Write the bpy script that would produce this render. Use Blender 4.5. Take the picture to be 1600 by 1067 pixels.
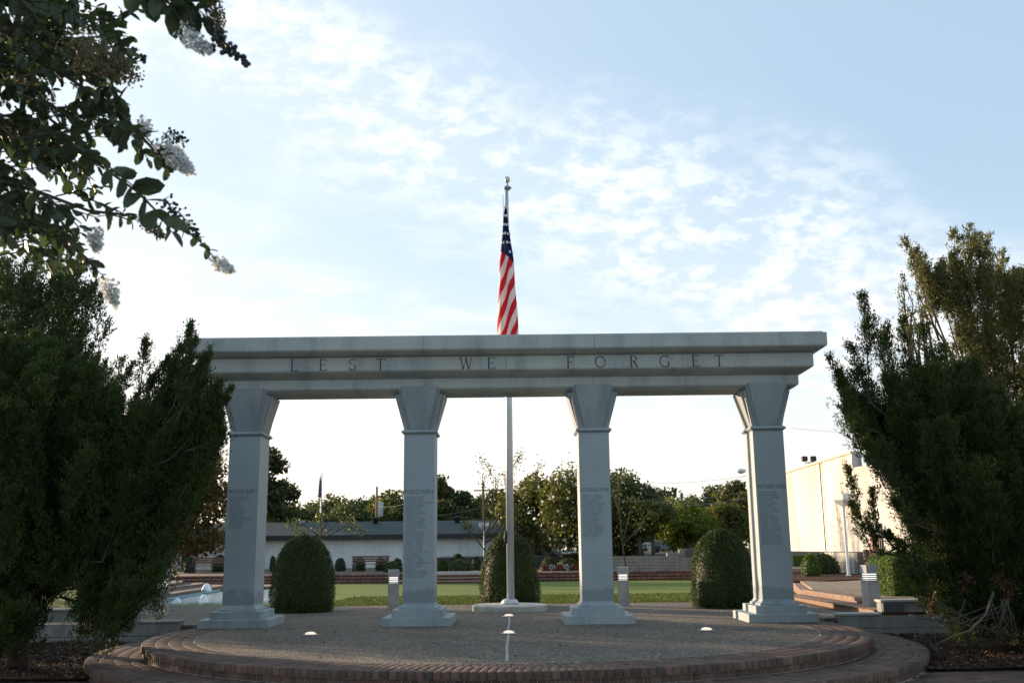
import bpy, math, random
import numpy as np
from mathutils import Vector
random.seed(7); rng = np.random.default_rng(7)
for o in list(bpy.data.objects): bpy.data.objects.remove(o)
S = bpy.context.scene; C = S.collection
R = math.radians; PI = math.pi

# ---------------------------------------------------------------- camera, sky, sun, exposure
ZC = 1.3; FPX = 1556.0; PITCH = R(11.76); ROLL = R(0.64)
cd = bpy.data.cameras.new("Camera"); cam = bpy.data.objects.new("Camera", cd); C.objects.link(cam)
cam.location = (0, 0, ZC); cam.rotation_mode = 'XYZ'
from mathutils import Matrix
cam.rotation_euler = (Matrix.Rotation(R(90)+PITCH, 4, 'X') @ Matrix.Rotation(-ROLL, 4, 'Z')).to_euler()
cd.sensor_width = 36; cd.lens = FPX/1600*36; cd.clip_start = 0.1; cd.clip_end = 5000
S.camera = cam; cd.dof.use_dof = True; cd.dof.focus_distance = 17.5; cd.dof.aperture_fstop = 7.5
SUN_AZ = R(-50); SUN_EL = R(9)     # azimuth measured from +Y towards +X
sd = Vector((math.sin(SUN_AZ)*math.cos(SUN_EL), math.cos(SUN_AZ)*math.cos(SUN_EL), math.sin(SUN_EL)))
sl = bpy.data.lights.new("Sun", 'SUN'); sun = bpy.data.objects.new("Sun", sl); C.objects.link(sun)
sl.energy = 4.2; sl.angle = R(0.7); sl.color = (1.0, 0.75, 0.50)
sun.rotation_euler = sd.to_track_quat('Z', 'Y').to_euler(); sun.location = (-30, 30, 20)
W = bpy.data.worlds.new("World"); S.world = W; W.use_nodes = True
nt = W.node_tree; nt.nodes.clear()
def N(t, **kw):
    n = nt.nodes.new(t)
    for k, v in kw.items(): setattr(n, k, v)
    return n
def L(a, b): nt.links.new(a, b)
def M(op, a, b=None, c=None, clamp=False):
    n = N('ShaderNodeMath', operation=op, use_clamp=clamp)
    for i, v in enumerate((a, b, c)):
        if v is None: continue
        if isinstance(v, (int, float)): n.inputs[i].default_value = v
        else: L(v, n.inputs[i])
    return n.outputs[0]
sky = N('ShaderNodeTexSky', sky_type='NISHITA', sun_disc=False, sun_elevation=SUN_EL, sun_rotation=SUN_AZ,
        air_density=1.0, dust_density=0.6, ozone_density=1.6)
tc = N('ShaderNodeTexCoord'); sep = N('ShaderNodeSeparateXYZ'); L(tc.outputs['Generated'], sep.inputs[0])
dx, dy, dz = sep.outputs
# the cloud layer is a flat deck 1 km up: direction / height gives the point on it
dzc = M('MAXIMUM', dz, 0.04)
cx, cy = M('DIVIDE', dx, dzc), M('DIVIDE', dy, dzc)
cv = N('ShaderNodeCombineXYZ'); L(cx, cv.inputs[0]); L(cy, cv.inputs[1])
def noise(vec, sc, det, rough, dist=0):
    n = N('ShaderNodeTexNoise'); n.inputs['Scale'].default_value = sc; n.inputs['Detail'].default_value = det
    n.inputs['Roughness'].default_value = rough; n.inputs['Distortion'].default_value = dist
    L(vec, n.inputs['Vector']); return n.outputs['Fac']
def smooth(v, a, b):
    n = N('ShaderNodeMapRange', interpolation_type='SMOOTHSTEP'); L(v, n.inputs[0])
    n.inputs[1].default_value = a; n.inputs[2].default_value = b; return n.outputs[0]
# band of cloud crossing the view, from high on the left down to the right
dyc = M('MAXIMUM', dy, 0.05)
u = M('DIVIDE', dx, dyc); v = M('DIVIDE', dz, dyc)
uvn = N('ShaderNodeCombineXYZ'); L(u, uvn.inputs[0]); L(v, uvn.inputs[1])
big = noise(uvn.outputs[0], 3.2, 3, 0.5, 0.4)
mid = noise(cv.outputs[0], 2.2, 6, 0.55, 0.3)
pm = N('ShaderNodeMapping'); pm.inputs['Scale'].default_value = (1, 1.7, 1); pm.inputs['Rotation'].default_value = (0, 0, .35); L(uvn.outputs[0], pm.inputs[0])
fine = noise(pm.outputs[0], 27.0, 5, 0.62, 0.15)
line = M('ADD', M('MULTIPLY', u, 0.47), M('SUBTRACT', v, 0.40))
line = M('ADD', line, M('MULTIPLY', M('SUBTRACT', big, 0.5), 0.36))
band = M('SUBTRACT', 1.0, smooth(M('ABSOLUTE', line), 0.02, 0.17))
tex = smooth(M('ADD', M('MULTIPLY', fine, 0.62), M('MULTIPLY', mid, 0.38)), 0.42, 0.60)
cl = M('MULTIPLY', band, M('ADD', M('MULTIPLY', tex, 0.68), 0.24))
low = M('MULTIPLY', smooth(M('MULTIPLY', line, -1.0), -0.02, 0.22), M('MULTIPLY', smooth(M('ADD', M('MULTIPLY', mid, .6), M('MULTIPLY', big, .4)), 0.42, 0.62), 0.5))
cl = M('MAXIMUM', cl, low)
horiz = M('SUBTRACT', 1.0, smooth(dz, 0.0, 0.34))       # haze towards the horizon
sv = N('ShaderNodeVectorMath', operation='DOT_PRODUCT'); L(tc.outputs['Generated'], sv.inputs[0]); sv.inputs[1].default_value = sd
glow = M('POWER', M('MAXIMUM', sv.outputs['Value'], 0.0), 4.0)
veil = M('ADD', M('MULTIPLY', horiz, 0.62), M('MULTIPLY', glow, 0.85), clamp=True)
mask = M('SUBTRACT', 1.0, M('MULTIPLY', M('SUBTRACT', 1.0, cl), M('SUBTRACT', 1.0, veil)), clamp=True)
mask = M('MULTIPLY', mask, smooth(dz, -0.05, 0.0))
ccol = N('ShaderNodeMix', data_type='RGBA'); ccol.inputs['A'].default_value = (4.7, 4.9, 5.1, 1); ccol.inputs['B'].default_value = (5.9, 5.2, 4.5, 1)
L(horiz, ccol.inputs['Factor'])
pale = N('ShaderNodeMix', data_type='RGBA'); pale.inputs['Factor'].default_value = 0.62
L(sky.outputs[0], pale.inputs['A']); pale.inputs['B'].default_value = (2.85, 3.75, 4.6, 1)      # thin high veil over the blue
mx = N('ShaderNodeMix', data_type='RGBA'); L(mask, mx.inputs['Factor']); L(pale.outputs['Result'], mx.inputs['A']); L(ccol.outputs['Result'], mx.inputs['B'])
bg = N('ShaderNodeBackground'); bg.inputs[1].default_value = 0.10; L(mx.outputs['Result'], bg.inputs[0])
wo = N('ShaderNodeOutputWorld'); L(bg.outputs[0], wo.inputs[0])
S.view_settings.view_transform = 'Standard'; S.view_settings.look = 'None'
S.view_settings.exposure = 1.22; S.view_settings.gamma = 1
S.render.resolution_x = 1024; S.render.resolution_y = 682

# ---------------------------------------------------------------- helpers
def at(x, y, Y):
    """point at distance Y seen at photo pixel (x, y)"""
    a, b = x-800, -(y-533.5); c, s = math.cos(ROLL), math.sin(ROLL)
    u_ = a*c+b*s; v_ = -a*s+b*c
    r = (u_, FPX*math.cos(PITCH)-v_*math.sin(PITCH), FPX*math.sin(PITCH)+v_*math.cos(PITCH))
    t = Y/r[1]; return Vector((r[0]*t, Y, ZC+r[2]*t))
def onz(x, y, z):
    p = at(x, y, 10.0); t = (z-ZC)/(p.z-ZC); return Vector((p.x*t, 10*t, z))
def tag(o, label=None, cat=None, group=None, kind=None):
    if label: o['label'] = label
    if cat: o['category'] = cat
    if group: o['group'] = group
    if kind: o['kind'] = kind
    return o
def empty(name, loc=(0, 0, 0), rz=0):
    o = bpy.data.objects.new(name, None); C.objects.link(o); o.location = loc; o.rotation_euler = (0, 0, rz)
    o.empty_display_size = 0.2; return o
def kids(o): return [c for c in bpy.data.objects if c.parent == o]
def copy_tree(o, parent=None):
    c = o.copy(); C.objects.link(c); c.parent = parent
    for ch in kids(o): copy_tree(ch, c)
    return c
def link(name, me, mat, parent=None):
    o = bpy.data.objects.new(name, me); C.objects.link(o)
    for m in (mat if isinstance(mat, (list, tuple)) else [mat]): me.materials.append(m)
    if parent: o.parent = parent
    return o
class MB:
    def __init__(s): s.v = []; s.f = []; s.sm = []; s.mi = []; s.uv = {}
    def add(s, vs, fs, smooth=False, mi=0):
        b = len(s.v); s.v += [tuple(p) for p in vs]
        for f in fs: s.f.append(tuple(b+i for i in f)); s.sm.append(smooth); s.mi.append(mi)
        return s
    def box(s, x0, x1, y0, y1, z0, z1, ch=0.0, mi=0):
        if ch <= 0:
            vs = [(x, y, z) for z in (z0, z1) for x, y in ((x0, y0), (x1, y0), (x1, y1), (x0, y1))]
            return s.add(vs, [(3,2,1,0), (4,5,6,7), (0,1,5,4), (1,2,6,5), (2,3,7,6), (3,0,4,7)], mi=mi)
        return s.loft(x0, x1, y0, y1, [(ch, z0), (0, z0+ch), (0, z1-ch), (ch, z1)], mi=mi)
    def loft(s, x0, x1, y0, y1, prof, mi=0, smooth=False):
        """stack of rectangles; each (inset, z) or (insetx, insety, z)"""
        vs = []
        for p in prof:
            ix, iy, z = (p[0], p[0], p[1]) if len(p) == 2 else p
            vs += [(x0+ix, y0+iy, z), (x1-ix, y0+iy, z), (x1-ix, y1-iy, z), (x0+ix, y1-iy, z)]
        n = len(prof); fs = [(3,2,1,0), tuple(4*(n-1)+i for i in range(4))]
        for k in range(n-1):
            for i in range(4):
                j = (i+1) % 4; fs.append((4*k+i, 4*k+j, 4*k+4+j, 4*k+4+i))
        return s.add(vs, fs, smooth, mi)
    def tube(s, pts, rad, n=8, mi=0, smooth=True):
        pts = [Vector(p) for p in pts]; m = len(pts)
        if not isinstance(rad, (list, tuple)): rad = [rad]*m
        vs = []; 
        for i, p in enumerate(pts):
            d = (pts[min(i+1, m-1)]-pts[max(i-1, 0)]).normalized()
            a = d.cross(Vector((0, 0, 1))) if abs(d.z) < 0.9 else d.cross(Vector((0, 1, 0)))
            a.normalize(); b = d.cross(a)
            vs += [p+(a*math.cos(2*PI*k/n)+b*math.sin(2*PI*k/n))*rad[i] for k in range(n)]
        fs = [tuple(range(n)), tuple(reversed(range((m-1)*n, m*n)))]
        for i in range(m-1):
            for k in range(n):
                j = (k+1) % n; fs.append((i*n+k, (i+1)*n+k, (i+1)*n+j, i*n+j))
        return s.add(vs, fs, smooth, mi)
    def lathe(s, cx_, cy_, prof, n=32, mi=0, smooth=True):
        vs = []; 
        for r_, z in prof: vs += [(cx_+r_*math.cos(2*PI*k/n), cy_+r_*math.sin(2*PI*k/n), z) for k in range(n)]
        m = len(prof); fs = []
        for i in range(m-1):
            for k in range(n):
                j = (k+1) % n; fs.append((i*n+k, i*n+j, (i+1)*n+j, (i+1)*n+k))
        s.add(vs, fs, smooth, mi)
        b = len(s.v)-len(vs)
        for base, rev in ((0, True), ((m-1)*n, False)):
            f = [b+base+k for k in range(n)]
            s.f.append(tuple(reversed(f)) if rev else tuple(f)); s.sm.append(False); s.mi.append(mi)
        return s
    def prism(s, poly, z0, z1, mi=0):
        n = len(poly); vs = [(x, y, z0) for x, y in poly]+[(x, y, z1) for x, y in poly]
        return s.add(vs, [tuple(reversed(range(n))), tuple(range(n, 2*n))]+[(i, (i+1) % n, n+(i+1) % n, n+i) for i in range(n)], mi=mi)
    def build(s, name, mat, parent=None):
        me = bpy.data.meshes.new(name); me.from_pydata(s.v, [], s.f)
        me.polygons.foreach_set('use_smooth', s.sm); me.polygons.foreach_set('material_index', s.mi)
        me.update(); return link(name, me, mat, parent)
def quads(name, V, mat, parent=None, attr=None, faces=None):
    """V: (n, k, 3) vertex blocks; faces: index tuples within a block (default one quad)"""
    n, k = V.shape[:2]; me = bpy.data.meshes.new(name)
    F = np.array(faces if faces else [(0, 1, 2, 3)]); nf, fk = F.shape
    idx = (np.arange(n)[:, None, None]*k + F[None]).reshape(-1)
    me.vertices.add(n*k); me.vertices.foreach_set('co', V.reshape(-1).astype(np.float32))
    me.loops.add(len(idx)); me.loops.foreach_set('vertex_index', idx.astype(np.int32))
    me.polygons.add(n*nf); me.polygons.foreach_set('loop_start', (np.arange(n*nf)*fk).astype(np.int32))
    a = me.attributes.new('v', 'FLOAT', 'POINT')
    av = rng.random(n) if attr is None else attr
    a.data.foreach_set('value', np.repeat(av, k).astype(np.float32))
    me.update(calc_edges=True); me.validate()
    return link(name, me, mat, parent)
def unit(a): return a/np.maximum(np.linalg.norm(a, axis=-1, keepdims=True), 1e-9)
def rdir(n): return unit(rng.normal(size=(n, 3)))
def cards(Cn, D, Lg, Wd, Nn=None):
    """diamond leaf cards"""
    n = len(Cn); D = unit(D); Nn = rdir(n) if Nn is None else Nn
    Sd = unit(np.cross(D, Nn)); Lg = np.broadcast_to(Lg, (n,))[:, None]; Wd = np.broadcast_to(Wd, (n,))[:, None]
    return np.stack([Cn-D*Lg/2, Cn+Sd*Wd/2+D*Lg*0.05, Cn+D*Lg/2, Cn-Sd*Wd/2+D*Lg*0.05], 1)

# ---------------------------------------------------------------- materials
class Mat:
    def __init__(s, name, rough=0.8, spec=0.3):
        s.m = bpy.data.materials.new(name); s.m.use_nodes = True; s.t = s.m.node_tree
        s.p = s.t.nodes['Principled BSDF']; s.p.inputs['Roughness'].default_value = rough
        s.p.inputs['Specular IOR Level'].default_value = spec; s.co = None
    def n(s, t, **k):
        q = s.t.nodes.new(t)
        for a, b in k.items(): setattr(q, a, b)
        return q
    def l(s, a, b): s.t.links.new(a, b)
    def obj(s):
        if not s.co: s.co = s.n('ShaderNodeTexCoord').outputs['Object']
        return s.co
    def world(s):
        return s.n('ShaderNodeNewGeometry').outputs['Position']
    def noise(s, sc, det=4, rough=.55, stretch=None, vec=None):
        v_ = vec or s.obj()
        if stretch:
            mp = s.n('ShaderNodeMapping'); mp.inputs['Scale'].default_value = stretch; s.l(v_, mp.inputs[0]); v_ = mp.outputs[0]
        q = s.n('ShaderNodeTexNoise'); q.inputs['Scale'].default_value = sc; q.inputs['Detail'].default_value = det
        q.inputs['Roughness'].default_value = rough; s.l(v_, q.inputs['Vector']); return q.outputs['Fac']
    def voro(s, sc, feat='F1', out='Distance', vec=None):
        q = s.n('ShaderNodeTexVoronoi', feature=feat); q.inputs['Scale'].default_value = sc; s.l(vec or s.obj(), q.inputs['Vector']); return q.outputs[out]
    def ramp(s, f, stops, interp='LINEAR'):
        q = s.n('ShaderNodeValToRGB'); q.color_ramp.interpolation = interp
        e = q.color_ramp.elements
        while len(e) < len(stops): e.new(0.5)
        for i, (p, c) in enumerate(stops): e[i].position = p; e[i].color = (*c, 1) if len(c) == 3 else c
        s.l(f, q.inputs[0]); return q.outputs[0]
    def mix(s, f, a, b, mode='MIX'):
        q = s.n('ShaderNodeMix', data_type='RGBA', blend_type=mode)
        for k, x in (('Factor', f), ('A', a), ('B', b)):
            if isinstance(x, (int, float)): q.inputs[k].default_value = x
            elif isinstance(x, tuple): q.inputs[k].default_value = (*x, 1)
            else: s.l(x, q.inputs[k])
        return q.outputs['Result']
    def math(s, op, a, b=None, clamp=False):
        q = s.n('ShaderNodeMath', operation=op, use_clamp=clamp)
        for i, x in enumerate((a, b)):
            if x is None: continue
            if isinstance(x, (int, float)): q.inputs[i].default_value = x
            else: s.l(x, q.inputs[i])
        return q.outputs[0]
    def col(s, c):
        if isinstance(c, tuple): s.p.inputs['Base Color'].default_value = (*c, 1)
        else: s.l(c, s.p.inputs['Base Color'])
        return s
    def bump(s, h, st=0.3, dist=0.02):
        q = s.n('ShaderNodeBump'); q.inputs['Strength'].default_value = st; q.inputs['Distance'].default_value = dist
        s.l(h, q.inputs['Height']); s.l(q.outputs[0], s.p.inputs['Normal']); return s
def plain(name, c, rough=.7, var=.12, sc=6, spec=.3, metal=0, bump=0.0):
    m = Mat(name, rough, spec); d = tuple(x*(1-var) for x in c); b = tuple(min(1, x*(1+var)) for x in c)
    f = m.noise(sc, 5); m.col(m.ramp(f, [(.3, d), (.7, b)])); m.p.inputs['Metallic'].default_value = metal
    if bump: m.bump(f, bump, .01)
    return m.m
def granite(name, base=(.235, .275, .295), amt=.10):
    m = Mat(name, .62, .35); o = m.world()
    sp = m.noise(95, 2, .6, vec=o); sp2 = m.noise(22, 3, .6, vec=o); bigv = m.noise(1.1, 5, .6, vec=o); st = m.noise(2.3, 5, .6, (1.0, 1.0, .18), vec=o)
    lo = tuple(x*(1-amt*2.2) for x in base); hi = tuple(x*(1+amt*2.2) for x in base)
    c = m.ramp(sp, [(.32, lo), (.5, base), (.68, hi)])
    c = m.mix(.25, c, m.ramp(sp2, [(.35, (.72, .75, .76)), (.65, (1.16, 1.15, 1.13))]), 'MULTIPLY')
    c = m.mix(.45, c, m.ramp(bigv, [(.3, (.78, .82, .84)), (.7, (1.15, 1.13, 1.08))]), 'MULTIPLY')
    c = m.mix(.7, c, m.ramp(st, [(.33, (.66, .69, .70)), (.5, (1, 1, 1)), (.72, (1.13, 1.12, 1.08))]), 'MULTIPLY')
    m.col(c).bump(m.math('ADD', m.math('MULTIPLY', sp, .5), sp2), .18, .006); return m.m
G_ENT = granite('granite weathered', (.36, .385, .375), .07)
G_COL = granite('granite', (.29, .335, .355), .06)
G_CAP = granite('granite capital', (.265, .295, .312), .06)
def damp_granite():
    m = Mat('granite shaft', .62, .35); o = m.world()
    sp = m.noise(95, 2, .6, vec=o); bigv = m.noise(1.4, 4, .6, vec=o)
    c = m.ramp(sp, [(.3, (.255, .295, .315)), (.5, (.30, .345, .365)), (.7, (.345, .39, .41))])
    c = m.mix(.6, c, m.ramp(bigv, [(.3, (.86, .87, .88)), (.7, (1.1, 1.1, 1.1))]), 'MULTIPLY')
    z = m.n('ShaderNodeSeparateXYZ'); m.l(o, z.inputs[0])
    edge = m.math('ADD', z.outputs[2], m.math('MULTIPLY', m.math('SUBTRACT', m.noise(3.0, 5, .6, vec=o), .5), .5))
    mr = m.n('ShaderNodeMapRange'); m.l(edge, mr.inputs[0]); mr.inputs[1].default_value = .57; mr.inputs[2].default_value = .63
    c = m.mix(mr.outputs[0], m.mix(1.0, c, (.72, .73, .74), 'MULTIPLY'), c)       # tide mark of rising damp
    m.col(c).bump(sp, .15, .005); return m.m
G_SH = damp_granite()
LETTER_SHADE = plain('letter shadow', (.045, .055, .06), .9)
INK2 = plain('shallow inscription', (.165, .20, .215), .9)
JOINT = plain('joint mortar', (.14, .15, .145), .9)
STAIN = plain('grout', (.16, .17, .165), .95, .3, 20)
def brick_mat(name, cols, dirt=.5):
    m = Mat(name, .75, .3); a = m.n('ShaderNodeAttribute', attribute_name='v').outputs['Fac']; o = m.world()
    n1 = m.noise(30, 5, .65, vec=o); n2 = m.noise(1.3, 4, .6, vec=o)
    c = m.ramp(a, [(i/(len(cols)-1), x) for i, x in enumerate(cols)])
    c = m.mix(.7, c, m.ramp(n1, [(.3, (.68, .68, .70)), (.7, (1.25, 1.22, 1.2))]), 'MULTIPLY')
    c = m.mix(dirt, c, m.ramp(n2, [(.35, (.62, .62, .64)), (.65, (1.2, 1.18, 1.15))]), 'MULTIPLY')
    m.col(c).bump(n1, .35, .008); return m.m
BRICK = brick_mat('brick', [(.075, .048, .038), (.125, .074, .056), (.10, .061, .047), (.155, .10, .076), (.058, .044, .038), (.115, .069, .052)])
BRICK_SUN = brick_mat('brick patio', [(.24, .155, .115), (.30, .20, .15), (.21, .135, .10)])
MORTAR = plain('mortar', (.27, .25, .23), .95, .25, 25)
def aggregate(name, base=(.17, .155, .135), sc=55):
    m = Mat(name, .85, .25); o = m.world()
    v_ = m.voro(sc, out='Color', vec=o); d = m.voro(sc, vec=o)
    sp = m.n('ShaderNodeSeparateColor'); m.l(v_, sp.inputs[0])
    c = m.ramp(sp.outputs[0], [(0, tuple(x*.35 for x in base)), (.35, tuple(x*.8 for x in base)), (.7, tuple(x*1.25 for x in base)), (.93, (base[0]*1.9, base[1]*1.8, base[2]*1.7)), (1, (.5, .47, .42))])
    c = m.mix(.8, c, m.ramp(m.noise(.8, 5, .6, vec=o), [(.3, (.72, .72, .74)), (.7, (1.22, 1.2, 1.15))]), 'MULTIPLY')
    c = m.mix(.5, c, m.ramp(m.noise(7, 4, .6, vec=o), [(.3, (.7, .7, .7)), (.7, (1.2, 1.2, 1.2))]), 'MULTIPLY')
    m.col(c).bump(m.math('SUBTRACT', 1, d), .7, .012); return m.m
AGG = aggregate('exposed aggregate', (.125, .105, .084)); AGG2 = aggregate('patio aggregate', (.15, .135, .11), 40)
def concrete(name, base=(.24, .25, .24), streak=.6):
    m = Mat(name, .85, .2); o = m.world(); n1 = m.noise(3, 6, .65, vec=o); n2 = m.noise(40, 3, vec=o); n3 = m.noise(2.5, 4, .6, (3, 3, .25), vec=o)
    c = m.ramp(n1, [(.3, tuple(x*.72 for x in base)), (.7, tuple(x*1.18 for x in base))])
    c = m.mix(.5, c, m.ramp(n2, [(.3, (.85, .85, .85)), (.7, (1.12, 1.12, 1.12))]), 'MULTIPLY')
    c = m.mix(streak, c, m.ramp(n3, [(.35, (.7, .7, .68)), (.6, (1.05, 1.05, 1.05))]), 'MULTIPLY')
    m.col(c).bump(n2, .3, .006); return m.m
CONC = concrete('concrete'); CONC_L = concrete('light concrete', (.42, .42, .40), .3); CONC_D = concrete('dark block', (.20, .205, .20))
BOLL = concrete('bollard paint', (.36, .37, .38), .25)
def mulchm(name='mulch', base=(.052, .032, .022)):
    m = Mat(name, .95, .15); o = m.world(); n1 = m.noise(28, 6, .75, (1, 2.0, 1), vec=o); n2 = m.noise(2, 3, vec=o)
    c = m.ramp(n1, [(.35, tuple(x*.35 for x in base)), (.55, base), (.75, (base[0]*2.3, base[1]*2.2, base[2]*2.1))])
    c = m.mix(.5, c, m.ramp(n2, [(.3, (.65, .65, .65)), (.7, (1.25, 1.2, 1.1))]), 'MULTIPLY')
    m.col(c).bump(n1, 1.0, .05); return m.m
MULCH = mulchm(); MULCH_R = mulchm('red mulch', (.085, .042, .032))
def chipm():
    m = Mat('mulch chips', .9, .15); a = m.n('ShaderNodeAttribute', attribute_name='v').outputs['Fac']
    m.col(m.ramp(a, [(0, (.018, .012, .009)), (.5, (.06, .036, .024)), (.85, (.11, .065, .042)), (1, (.26, .20, .15))])); return m.m
CHIP = chipm()
def grassm(name='lawn', lo=(.055, .095, .022), hi=(.105, .16, .038)):
    m = Mat(name, .9, .1); o = m.world(); n1 = m.noise(.8, 6, .65, (.22, 1.2, 1), vec=o); n2 = m.noise(9, 5, .7, (1, .5, 1), vec=o)
    c = m.ramp(n1, [(.3, lo), (.7, hi)]); c = m.mix(.6, c, m.ramp(n2, [(.3, (.7, .72, .6)), (.7, (1.25, 1.2, 1.2))]), 'MULTIPLY')
    m.col(c).bump(n2, .8, .05); return m.m
LAWN = grassm('lawn', (.095, .13, .032), (.19, .225, .06)); GRASSF = grassm('verge', (.05, .08, .02), (.09, .13, .035))
def leafm(name, stops, trans=.35, rough=.55, spec=.25, patch=.35, psc=1.2, tint=(1.25, 1.3, .7)):
    m = Mat(name, rough, spec); a = m.n('ShaderNodeAttribute', attribute_name='v').outputs['Fac']
    c = m.ramp(a, stops); pn = m.noise(psc, 3, .5, vec=m.world())
    c = m.mix(patch, c, m.ramp(pn, [(.3, (.62, .68, .6)), (.7, (1.35, 1.28, 1.1))]), 'MULTIPLY'); m.col(c)
    tr = m.n('ShaderNodeBsdfTranslucent'); m.l(m.mix(1, c, tint, 'MULTIPLY'), tr.inputs[0])
    ms = m.n('ShaderNodeMixShader'); ms.inputs[0].default_value = trans
    m.l(m.p.outputs[0], ms.inputs[1]); m.l(tr.outputs[0], ms.inputs[2]); m.l(ms.outputs[0], m.t.nodes['Material Output'].inputs[0]); return m.m
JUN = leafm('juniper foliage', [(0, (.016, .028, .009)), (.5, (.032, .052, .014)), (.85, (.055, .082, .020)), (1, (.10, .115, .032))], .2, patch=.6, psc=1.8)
JUN_B = leafm('cedar foliage', [(0, (.03, .045, .018)), (.6, (.055, .075, .026)), (1, (.11, .12, .045))], .25)
JUN_T = leafm('sunlit cedar foliage', [(0, (.065, .07, .035)), (.6, (.125, .125, .05)), (1, (.21, .175, .07))], .4)  # golden sunlight is put into this leaf colour
BROWN = leafm('dead foliage', [(0, (.035, .018, .010)), (1, (.09, .042, .02))], .2)
BOX = leafm('boxwood foliage', [(0, (.022, .04, .014)), (.5, (.045, .07, .018)), (.9, (.085, .115, .03)), (1, (.13, .16, .05))], .2, psc=2.5)
BOXY = leafm('sunny hedge foliage', [(0, (.05, .09, .02)), (1, (.13, .19, .045))], .35)
SHR = leafm('shrub foliage', [(0, (.02, .04, .02)), (1, (.055, .085, .035))], .15)
AZA = leafm('mound foliage', [(0, (.035, .055, .018)), (.6, (.075, .09, .03)), (1, (.13, .09, .05))], .2)
PURP = leafm('purple foliage', [(0, (.035, .022, .022)), (1, (.09, .05, .045))], .2)
MYR = leafm('myrtle foliage', [(0, (.022, .036, .021)), (.6, (.04, .062, .032)), (1, (.062, .092, .046))], .36, .45, .4, .2, 4)
T_DK = leafm('dark tree foliage', [(0, (.03, .05, .022)), (.6, (.066, .084, .034)), (1, (.14, .135, .05))], .4)
T_OL = leafm('olive tree foliage', [(0, (.05, .062, .02)), (.6, (.10, .108, .032)), (1, (.19, .165, .05))], .4)
T_AU = leafm('turning tree foliage', [(0, (.05, .04, .016)), (.5, (.10, .075, .024)), (1, (.20, .12, .035))], .35)
T_YG = leafm('yellow green foliage', [(0, (.06, .085, .012)), (.6, (.13, .16, .022)), (1, (.22, .23, .035))], .45)
BARK = plain('bark', (.085, .068, .055), .95, .35, 14, bump=.5); BARK_L = plain('pale bark', (.22, .19, .16), .9, .25, 10, bump=.3)
PETAL = leafm('white petals', [(0, (.55, .58, .58)), (1, (.85, .86, .86))], .4, patch=0, tint=(1, 1, 1))
PETAL_G = leafm('dried petals', [(0, (.10, .09, .055)), (1, (.20, .17, .10))], .3, patch=0)
REDP = leafm('red petals', [(0, (.25, .01, .015)), (1, (.45, .03, .035))], .2, patch=0)
BERRY = plain('berries', (.018, .03, .035), .45, .2, 60); TWIG = plain('twig', (.06, .055, .035), .85)
def emis(name, c, st, rough=.4):
    m = Mat(name, rough); m.col((.8, .78, .72)); m.p.inputs['Emission Color'].default_value = (*c, 1); m.p.inputs['Emission Strength'].default_value = st; return m.m
LENS = emis('lit lens', (1, .74, .50), .30); LIT = emis('lit lamp', (1, .97, .90), .55)
STEEL = plain('steel ring', (.28, .30, .32), .4, .1, 9, .5, .6); WHITE = plain('white paint', (.62, .64, .66), .5, .06, 3)
POLEM = plain('aluminium pole', (.52, .54, .56), .38, .06, 4, .5, .35); DARK = plain('dark metal', (.03, .032, .035), .6)
WOOD = plain('bench wood', (.15, .085, .06), .8, .25, 12); WOOD_L = plain('light bench wood', (.42, .26, .17), .8, .2, 12); UPOLE = plain('utility pole wood', (.26, .15, .09), .9, .25, 6)
GOLD = plain('pole ball', (.55, .52, .45), .3, .05, 4, .5, .5)

# ---------------------------------------------------------------- setting: ground, paving, lawn
def struct(mb, name, mat): o = mb.build(name, mat); o['kind'] = 'structure'; return o
struct(MB().add([(-900, -60, -.62), (900, -60, -.62), (900, 1800, -.62), (-900, 1800, -.62)], [(0,1,2,3)]), 'ground', GRASSF)
PC = (-.12, 16.95); RU = 5.65; RI = 4.91; RL = 6.39; ZL = -.175; ZG = -.35
struct(MB().box(-14, 14, -6, 14.2, -.6, ZG-.012), 'entry_paving_bed', MORTAR)
def brick_boxes(cells):
    """cells: list of 4 plan corners + z0,z1 -> chamfered brick blocks"""
    out = []
    for (p, z0, z1) in cells:
        p = np.array(p); c = p.mean(0); q = c+(p-c)*.93
        jz = rng.normal(0, .0012)
        lo = np.c_[p, np.full(4, z0)]; hi = np.c_[p, np.full(4, z1-.008+jz)]; tp = np.c_[q, np.full(4, z1+jz)]
        out.append(np.concatenate([lo, hi, tp]))
    return np.array(out)
BF = [(0,1,5,4), (1,2,6,5), (2,3,7,6), (3,0,4,7), (4,5,9,8), (5,6,10,9), (6,7,11,10), (7,4,8,11), (8,9,10,11)]
def ring_cells(r0, r1, w, z0, z1, a0=0, a1=2*PI, gap=.008, jit=.3):
    n = int((a1-a0)*r1/w); off = rng.random()*w/r1; out = []
    for i in range(n):
        t0 = a0+off+(a1-a0)*i/n; t1 = t0+(a1-a0)/n; g = gap/2/r1
        t0 += g+rng.normal(0, gap*.12)/r1; t1 -= g
        out.append(([(PC[0]+r*math.cos(t), PC[1]+r*math.sin(t)) for r, t in ((r0+gap/2, t0), (r1-gap/2, t0), (r1-gap/2, t1), (r0+gap/2, t1))], z0, z1))
    return out
cells = []
for k in range(4):
    r1 = RU-k*.185; cells += ring_cells(r1-.185, r1, .10, -.085, 0, PI*.905, PI*2.095)
cells += ring_cells(RU-.15, RU-.028, .10, -.168, -.094, PI*.905, PI*2.095)
o = quads('upper_brick_step', brick_boxes(cells), BRICK, attr=None, faces=BF); o['kind'] = 'structure'
cells = []
for k in range(6):
    r1 = RL-k*.195; cells += ring_cells(r1-.195, r1, .10, ZL-.085, ZL, PI*.93, PI*2.07)
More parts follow.
